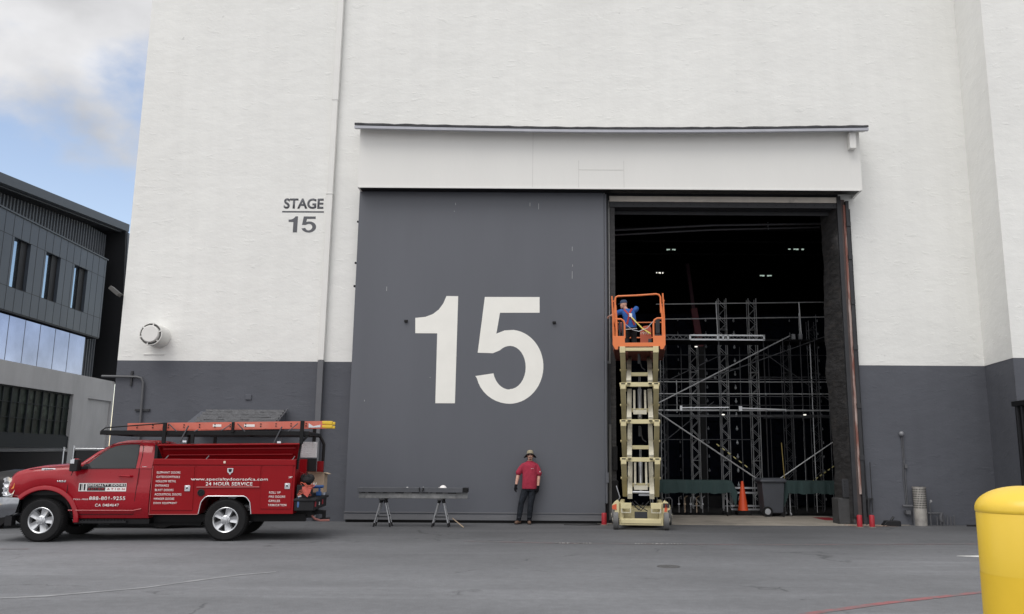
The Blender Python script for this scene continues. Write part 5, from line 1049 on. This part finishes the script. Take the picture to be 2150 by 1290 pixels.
M_perf = mat('weathered_pale_metal', (.42, .40, .37), .6, .3, var=.2, vscale=5, col2=(.25, .24, .23), v2=(.5, .7)); q.lathe((0, 0, 0), [(.145, 0), (.15, .3), (.158, .93)], 28, caps=False); q.lathe((0, 0, 0), [(.158, .925), (.166, .93), (.166, .945), (.15, .945)], 28, caps=False); pg = q.build('pipe', M_perf, t)
q = MB()
for r_ in range(9):
    z = .44+r_*.055; rr_ = .1465+.009*z
    for k in range(28):
        a = 2*PI*(k+.5)/28; c, s_ = math.cos(a), math.sin(a); w = .0095; h = .016; rr2 = rr_+.0035
        q.face([q.v((rr2*c-w*s_*sx, rr2*s_+w*c*sx, z+h*sz)) for sx, sz in ((-1, -1), (1, -1), (1, 1), (-1, 1))])
q.build('perforations', M_black, pg, smooth=0)
t = thing('pipe_manifold', 'cluster of grey painted valves and stub pipes low on the right wall', 'pipes', (9.55, 21.62, 0))
M_pp = mat('grey_pipe_paint', (.085, .087, .095), .5); q = MB()
for i in range(6): x = .18+i*.085; q.tube([(x, 0, 0), (x, 0, .22+.03*(i % 2))], .018, 8)
q.build('stub_pipe', M_pp, t)
q = MB(); q.tube([(-.05, 0, .30), (.32, 0, .30), (.34, 0, 0)], .028, 8); q.tube([(.02, 0, 0), (.02, 0, .55)], .022, 8); q.tube([(.30, .0, .3), (.27, 0, .18), (.30, 0, .1)], .05, 10); q.build('valve_pipe', M_pp, t)
q = MB(); q.lathe((.05, -.02, .6), [(.03, 0), (.03, .012)], 12, 'y'); q.tube([(.02, 0, .5), (.05, -.0, .62)], .01); q.build('valve_handle', mat('pale_valve', (.3, .3, .31), .5), t)
t = thing('black_rubber_block', 'black rubber block with a broken pipe stub lying beside the right wall', 'block', (8.52, 21.42, 0)); q = MB(); q.prism([(-.24, 0), (-.24, .03), (-.16, .13), (.17, .13), (.19, .1), (.19, 0)], 'y', -.1, .1); q.build('block', M_plas, t, bev=.012); q = MB(); q.tube([(-.02, 0, .13), (.05, 0, .22)], .03); q.build('pipe_stub', M_tar, t)
t = thing('loose_cable', 'black cable lying on the asphalt along the foot of the grey door', 'cable', (0, 0, 0)); q = MB(); q.tube([(.42, 21.10, .01), (.8, 21.0, .01), (1.15, 21.08, .01), (1.35, 21.2, .012)], .012, 6); q.build('cable', M_plas, t)
t = thing('floor_drain_hose', 'black hose at the wall foot behind the yellow bollard', 'hose', (0, 0, 0)); q = MB(); q.tube([(10.4, 21.5, .02), (10.7, 21.45, .02), (11.2, 21.5, .02)], .025, 6); q.build('hose', M_plas, t)
# yellow bollard in the foreground
M_yb = mat('yellow_bollard_cover', (.78, .53, .045), .42, var=.05, vscale=1.6, stretch=(1, 1, .3), coat=.1, col2=(.55, .40, .08), v2=(.66, .9), bump=.05, bscale=4); M_yb2 = mat('yellow_bollard_lower', (.74, .485, .028), .42, var=.05)
t = thing('yellow_bollard', 'large yellow domed bollard in the right foreground', 'bollard', (1.832, 3.32, 0)); n = 48
q = MB(); q.lathe((0, 0, 0), [(.17, 1.18), (.17, 1.402), (.168, 1.406)], n, caps=False); q.build('sleeve', M_yb, t)
q = MB(); q.lathe((0, 0, 0), [(.172, 0), (.171, 1.18)], n, caps=False); q.build('lower_sleeve', M_yb2, t)
q = MB(); q.lathe((0, 0, 0), [(.1685, 1.404), (.1725, 1.410), (.1725, 1.418)]+[(.1725*math.cos(R(a)), 1.418+.088*math.sin(R(a))) for a in range(6, 90, 6)]+[(.002, 1.506)], n, caps=False); q.build('dome_cap', M_yb, t, smooth=60)
# dark metal enclosure at the far right
t = thing('metal_enclosure', 'tall black ribbed metal enclosure at the right edge beside the white wall', 'enclosure', (10.99, 18.95, 0)); q = MB(); q.box(.0, 2.5, 0, .98, 0, 2.86); k = .0
q.build('panel', M_black, t, smooth=0); q = MB()
while k < 2.4: q.box(k, k+.05, -.05, 0, 0, 2.86); k += .16
for k in (.02, .22, .42, .62, .82): q.box(-.04, 0, k, k+.05, 0, 2.86)
q.build('rib', M_tar, t, smooth=0); q = MB(); q.box(-.07, 2.6, -.09, 1.0, 2.86, 2.98); q.build('cap_rail', M_black, t, bev=.01)

# ------------------------------------------------------------------ inside the stage
M_cloth = mat('dark_green_cloth', (.022, .045, .045), .85, var=.12, vscale=2.5, bump=.3, bscale=5, stretch=(3, 1, .3))
def table(label, x0, x1, y, side):
    t = thing('cloth_covered_cart', label, 'table', (x0, y, 0), 0, 'long tables under green cloths'); Ln = x1-x0
    q = MB(); top_ = []; n = 60; hem = lambda u: .64+.012*math.sin(u*9)+.01*math.sin(u*23)
    outer = [(x, 0) for x in [Ln*i/n for i in range(n+1)]]
    r0_ = [(x, .0+.0*z, 1.0) for x, z in outer]; r1_ = [(x, -.02-.012*math.sin(x*14), .93) for x, z in outer]; r2_ = [(x, -.03-.03*math.sin(x*14)-.02*math.sin(x*31), hem(x)) for x, z in outer]
    q.loft([[(x, .75, .72) for x, z in outer], [(x, .72, 1.0) for x, z in outer], r0_, r1_, r2_], False, False)
    xe = Ln if side > 0 else 0
    q.loft([[(xe, .0, 1.0), (xe, .72, 1.0)], [(xe+side*.05, -.02, .9), (xe+side*.05, .72, .9)], [(xe+side*.16, -.03, .66), (xe+side*.12, .7, .7)], [(xe+side*.10, -.035, .25), (xe+side*.08, .3, .6)]], False, False)
    q.loft([[(xe, -.0, 1.0), (xe+side*.05, -.02, .9), (xe+side*.16, -.03, .66), (xe+side*.10, -.035, .25)], [(xe-side*.02, -.0, 1.0), (xe-side*.02, -.03, .9), (xe-side*.05, -.04, .62), (xe+side*.0, -.04, .5)]], False, False)
    q.build('green_cloth', M_cloth, t, smooth=60)
    q = MB(); q.box(.05, Ln-.05, .02, .70, .95, .985); q.build('frame', M_tar, t)
    for x in (.12, Ln-.12):
        for yy in (.1, .62): q = MB(); q.tube([(x, yy, .95), (x, yy, .12)], .02, 8); l_ = q.build('leg', M_galv, t); q = MB(); q.lathe((x, yy, .06), [(.06, -.02), (.06, .02)], 16, 'x'); q.build('caster', M_galv if x == .12 and side < 0 else M_rubber, l_)
    for k in range(5):
        if side > 0: q = MB(); x = .9+k*.17; q.tube([(x, .3, .08), (x, .3, .50), (x+.08, .3, .55)], .014, 6); q.box(x-.03, x+.03, .27, .33, .3, .34); q.build('stored_bracket', M_wood if k % 2 else M_galv, t)
    return t
table('long dark green cloth covered table inside the doorway, left of the traffic cone', 2.9, 5.27, 24.6, 1); table('dark green cloth covered table at the right inside the doorway, behind the waste bin', 6.83, 8.9, 24.6, -1)
t = thing('traffic_cone', 'tall orange traffic cone between the green tables', 'cone', (5.70, 25.15, .006)); q = MB(); q.lathe((0, 0, 0), [(.155, .13), (.15, .135), (.035, .95), (.02, .965)], 24); q.build('cone', mat('cone_orange', (.75, .09, .025), .45), t); q = MB(); q.box(-.2, .2, -.2, .2, 0, .12); q.build('base', M_rubber, t, bev=.02)
t = thing('wheeled_waste_bin', 'large dark grey wheeled waste bin inside the doorway', 'bin', (6.42, 24.75, .006)); M_bin = mat('dark_grey_plastic', (.055, .060, .072), .5, var=.08)
q = MB(); q.loft([[(-.26, -.28, .10), (.27, -.28, .10), (.27, .28, .10), (-.26, .28, .10)], [(-.33, -.32, .95), (.32, -.32, .95), (.32, .32, .95), (-.33, .32, .95)]]); q.box(-.22, .22, -.325, -.29, .2, .72) if False else None; q.build('bin_body', M_bin, t, bev=.02)
q = MB(); q.loft([[(-.37, -.36, .95), (.36, -.36, .95), (.36, .36, .95), (-.37, .36, .95)], [(-.38, -.37, 1.0), (.37, -.37, 1.0), (.37, .37, 1.0), (-.38, .37, 1.0)], [(-.33, -.3, 1.07), (.33, -.3, 1.07), (.33, .3, 1.07), (-.33, .3, 1.07)]]); q.build('lid', M_bin, t, bev=.012)
q = MB(); q.lathe((-.20, -.36, .145), [(.14, -.03), (.14, .03)], 28, 'y'); w = q.build('wheel', M_rubber, t); q = MB(); q.lathe((-.20, -.395, .145), [(.08, 0), (.09, .01)], 16, 'y'); q.build('hub', M_galv, w); q = MB(); q.lathe((.25, -.3, .06), [(.06, -.02), (.06, .02)], 14, 'y'); q.build('caster', M_rubber, t)
t = thing('stacked_rails', 'low white metal rail cart behind the cone and the waste bin', 'cart', (5.9, 25.6, 0)); q = MB()
for z in (.14, .24, .62, .76): q.bar((-.45, 0, z), (.45, 0, z), .03, .05)
q.build('rail', M_alu, t); q = MB(); q.box(-.4, -.36, 0, .04, 0, .78); q.box(.36, .4, 0, .04, 0, .78); q.build('upright', M_tar, t)

# video wall seen from behind: rows of dark panels with bright fasteners
vw = thing('video_wall', 'dark curtain-like back of a tall video wall with small bright fasteners', 'screen', (2.58, 29.3, 0)); M_vp = mat('dark_blue_panel', (.0045, .006, .012), .9, var=.5, vscale=5, spec=.1); M_knob = mat('bright_fastener', (.9, .92, .95), .3, .2); M_knob2 = mat('pale_fastener', (.5, .52, .56), .4, .3)
for c_ in range(8):
    for r_ in range(7):
        q = MB(); x = c_*.98; z = r_*.94+.05; q.box(x+.01, x+.97, 0, .08, z+.01, z+.93)
        for dz in (0, .47): q.box(x+.02, x+.10, -.06, 0, z+.03+dz, z+.44+dz); q.box(x+.88, x+.96, -.06, 0, z+.03+dz, z+.44+dz); q.box(x+.32, x+.66, -.1, 0, z+.10+dz, z+.36+dz)
        pn = q.build('video_panel', M_vp, vw, smooth=0)
        if c_ in (1, 2, 3, 5, 6):
            for dz in (.0, .47):
                q = MB(); k = 1.25 if c_ == 3 else (1 if c_ == 2 else .8); q.lathe((x+.98, -.10, z+.23+dz), [(.012*k, -.05*k), (.030*k, -.03*k), (.034*k, .0), (.012*k, .04*k), (.012*k, .075*k)], 8)
                q.build('fastener', M_knob if c_ == 3 else M_knob2 if c_ == 2 else M_galv, pn)
M_tube = mat('scaffold_tube', (.58, .59, .60), .4, .4, var=.12, vscale=6); M_tube2 = mat('dull_scaffold_tube', (.16, .165, .175), .5, .7, var=.2)
# truss towers
def truss(x, y, h, m_, label, w=.26, group='truss towers before the video wall'):
    t = thing('truss_tower', label, 'truss tower', (x, y, 0), 0, group)
    for sx in (0, w):
        for sy in (0, w): q = MB(); q.tube([(sx, sy, 0), (sx, sy, h)], .019 if sy == 0 else .014, 6); q.build('chord', m_, t)
    q = MB(); k = 0; z = .15
    while z < h-.3: q.tube([(0 if k % 2 else w, 0, z), (w if k % 2 else 0, 0, z+.27)], .009, 5); q.tube([(0 if k % 2 else w, w, z), (w if k % 2 else 0, w, z+.27)], .009, 5); z += .27; k += 1
    q.build('lacing', m_, t)
    q = MB(); z = .1
    while z < h: [q.tube([(a[0], a[1], z), (b_[0], b_[1], z)], .012, 5) for a, b_ in (((0, 0), (w, 0)), ((w, 0), (w, w)), ((0, w), (w, w)))]; z += 1.45
    q.build('batten', m_, t); return t
for x, h, m_, lab in ((3.70, 5.4, M_tube2, 'truss tower half hidden behind the right side of the scissor lift'), (4.75, 5.4, M_tube, 'second truss tower right of the scissor lift, ending under the deck'), (5.74, 6.95, M_tube, 'tall truss tower rising above the deck, left of the traffic cone'), (6.75, 6.95, M_tube, 'tall truss tower standing right behind the traffic cone'), (7.85, 5.6, M_tube2, 'dull truss tower behind the waste bin'), (8.75, 6.2, M_tube2, 'rightmost truss tower next to the quilted door reveal')):
    truss(x, 28., h, m_, lab)
# scaffold
sc = thing('tube_scaffold', 'bare metal tube scaffold with guard rails and long diagonal braces across the doorway', 'scaffold', (0, 26.2, 0))
def sp(name, a, b_, r_=.024, m_=M_tube): r_ *= .78; q = MB(); q.tube([(a[0], a[2] if len(a) > 2 else 0, a[1]), (b_[0], b_[2] if len(b_) > 2 else 0, b_[1])], r_, 8); return q.build(name, m_, sc)
for z in (6.40, 5.92): sp('guard_rail', (3.4, z), (9.6, z+.12), .022, M_tube)
for x in (5.33, 7.95): sp('guard_post', (x, 5.3), (x-.03, 6.5), .026)
for x in (3.62, 8.9, 9.15): sp('guard_post', (x, 5.3), (x, 6.4), .02, M_tube2)
for z, m_, r_ in ((4.03, M_tube2, .022), (3.95, M_tube, .018), (3.58, M_tube, .022), (3.50, M_tube2, .018), (3.07, M_tube, .034), (2.92, M_tube2, .022), (2.88, M_tube2, .02)): sp('ledger', (3.3, z), (9.6, z+.03), r_, m_)
for x in (3.60, 5.35, 6.75, 7.35, 7.9, 8.35): sp('standard', (x, 0), (x, 5.35), .026, M_tar if x > 6 else M_tube2)
sp('standard', (4.0, 3.0), (4.0, 4.0), .02); [sp('standard', (x_, 0, y_), (x_+.02, h_, y_), .018, m__) for x_, y_, h_, m__ in ((3.45, .9, 5.3, M_tube), (3.52, .2, 5.3, M_tube), (4.3, 1.0, 5.2, M_tube2), (5.0, .6, 5.2, M_tube2), (6.2, 1.0, 5.2, M_tube2), (6.95, .3, 5.3, M_tar), (7.6, .2, 5.3, M_tar), (8.15, .9, 6.3, M_tube), (8.25, .2, 5.2, M_tube), (8.6, .6, 6.2, M_tube2), (9.0, .9, 5.2, M_tube2))]; [sp('ledger', (x_, z_, y_), (x1_, z_+.02, y_), .018, M_tube2) for x_, x1_, z_, y_ in ((3.3, 9.6, 4.9, .9), (3.4, 6.6, 2.2, 1.1), (3.4, 6.2, 4.45, 1.0), (6.8, 9.5, 4.2, .9), (6.9, 9.4, 2.9, .9), (3.4, 9.4, 3.3, 1.1))]; sp('standard', (7.15, 1.0, -.3), (7.10, 2.1, -.3), .018, mat('yellow_tube', (.4, .3, .1), .5))
sp('diagonal_brace', (3.3, 3.05, -.15), (6.35, 1.02, -.15), .028); sp('diagonal_brace', (4.85, 4.0, -.1), (8.75, 5.42, -.1), .02, M_tube2); sp('diagonal_brace', (3.4, 3.28, -.12), (7.55, 5.40, -.12), .026); sp('diagonal_brace', (6.6, .72, -.1), (8.8, 2.18, -.1), .022, M_tube); sp('diagonal_brace', (3.4, 1.9, .8), (5.3, 3.4, .8), .018, M_tube2); sp('diagonal_brace', (6.9, 4.9, .4), (8.9, 3.4, .4), .018, M_tube2); sp('diagonal_brace', (3.5, 3.9, .5), (5.6, 4.9, .5), .016, M_tube2)
q = MB(); q.bar((4.42, -.2, 5.39), (6.74, -.2, 5.39), .05, .045); q.bar((4.42, -.2, 5.255), (6.74, -.2, 5.255), .05, .045)
for x in (4.42, 5.28, 5.45, 5.6, 6.72): q.bar((x, -.2, 5.25), (x, -.2, 5.40), .05, .05)
q.build('bright_deck_beam', mat('bright_aluminium', (.82, .84, .86), .4, .35), sc); q = MB(); k = 4.5
while k < 6.6: q.bar((k, -.2, 5.27), (k+.11, -.2, 5.38), .015, .015); q.bar((k+.11, -.2, 5.38), (k+.22, -.2, 5.27), .015, .015); k += .22
for k in range(12): q.bar((3.3+k*.1, -.2, 5.25 if k % 2 else 5.38), (3.4+k*.1, -.2, 5.38 if k % 2 else 5.25), .014, .014)
q.bar((3.3, -.2, 5.39), (4.4, -.2, 5.39), .03, .025); q.bar((3.3, -.2, 5.255), (4.4, -.2, 5.255), .03, .025); q.build('deck_lattice', M_tube2, sc)
q = MB(); q.box(3.3, 9.6, 0, 1.0, 5.25, 5.31); q.build('deck', M_black, sc, smooth=0)
q = MB(); q.bar((4.1, -.25, 3.14), (5.55, -.25, 3.16), .03, .03); q.bar((5.9, -.25, 3.14), (7.3, -.25, 3.10), .03, .03); q.box(4.05, 4.12, -.28, -.22, 3.05, 3.2); q.box(5.85, 5.95, -.28, -.2, 3.05, 3.2); q.build('bright_ledger', mat('bright_aluminium', (.82, .84, .86), .4, .35), sc)
q = MB()
for x, z in ((7.60, 5.35), (7.82, 5.36)): q.box(x-.04, x+.07, -.3, -.2, z-.08, z+.08)
for x, z in ((3.6, 3.07), (5.35, 3.07), (6.75, 3.07), (7.35, 3.07), (5.35, 3.95), (6.75, 3.58), (4.75, 2.15), (5.2, 4.08)): q.ell((x, -.05, z), (.045, .05, .045), 8)
q.build('coupler', M_galv, sc)
# striped rope and small hung lamps on the scaffold
for a, b_, lab in (((5.15, 2.05), (6.15, 1.30), 'yellow and black warning tape slanting behind the traffic cone'), ((8.0, .95), (8.75, 1.45), 'yellow and black warning tape above the right green table')):
    t = thing('warning_tape', lab, 'tape', (a[0], 26.0, a[1])); n = 12; d = V((b_[0]-a[0], 0, b_[1]-a[1]))
    for nm_, par, m_ in (('yellow_stripe', 0, mat('tape_yellow', (.55, .5, .22), .6)), ('black_stripe', 1, M_black)):
        q = MB()
        for k in range(n):
            if k % 2 == par: q.bar(d*(k/n), d*((k+.98)/n), .008, .03)
        q.build(nm_, m_, t, smooth=0)
M_em = mat('lit_lamp', (1, .97, .88), .5, emit=1.0); M_em2 = mat('lit_tube_lamp', (.80, 1, .88), .5, emit=.4)
for x, z, lab in ((4.60, 5.03, 'small lit work lamp under the bright deck beam'), (5.38, 2.94, 'small lit work lamp left of centre below the long ledger'), (7.88, 2.95, 'small lit work lamp right of centre below the long ledger')):
    t = thing('work_lamp', lab, 'lamp', (x, 26.0, z), 0, 'small work lamps on the scaffold'); q = MB(); q.box(-.042, .042, -.02, .02, -.017, .017); q.build('lamp', M_em, t, bev=.01); q = MB(); q.box(-.06, .06, .0, .05, .025, .05); q.build('housing', M_black, t)
for x, z, w, lab in ((5.05, 10.14, .46, 'lit ceiling tube lamps high in the dark at left'), (10.28, 10.19, .66, 'lit ceiling tube lamps high in the dark at right'), (4.6, 9.15, .30, 'lit ceiling lamp low at left just above the lift basket'), (9.03, 9.06, .6, 'row of lit ceiling lamps near the middle of the dark roof')):
    t = thing('ceiling_lamp', lab, 'lamp', (x, 34, z), 0, 'ceiling lamps in the dark stage'); q = MB()
    n = 6
    for k in range(n):
        if (k+int(x)) % 3 != 2: q.box(-w/2+w*k/n, -w/2+w*(k+.8)/n, 0, .05, -.015-.012*(k % 2), .022)
    q.build('tube', M_em2 if w > .4 else M_em, t, smooth=0); q = MB(); q.box(-w/2-.05, w/2+.05, 0, .2, .04, .1); q.build('fitting', M_black, t)
# boom lift arm reaching up behind the scaffold
t = thing('boom_lift', 'dull red telescopic boom rising behind the scaffold left of the deck', 'lift', (5.2, 28.9, 0)); M_boom = mat('dull_red_boom', (.16, .035, .045), .6, var=.2); q = MB(); q.bar((.05, .0, 5.4), (-.13, .1, 6.75), .22, .25); q.build('boom', M_boom, t); q = MB(); q.bar((.1, .0, 0), (.05, 0, 5.4), .22, .25); q.build('riser', M_black, t); q = MB(); q.bar((-.13, .1, 6.75), (-.28, .3, 8.4), .12, .15); q.build('inner_boom', mat('darker_boom', (.06, .02, .03), .6), t); q = MB(); q.box(-.6, .6, -.2, .2, 0, .4); q.build('chassis', M_black, t)
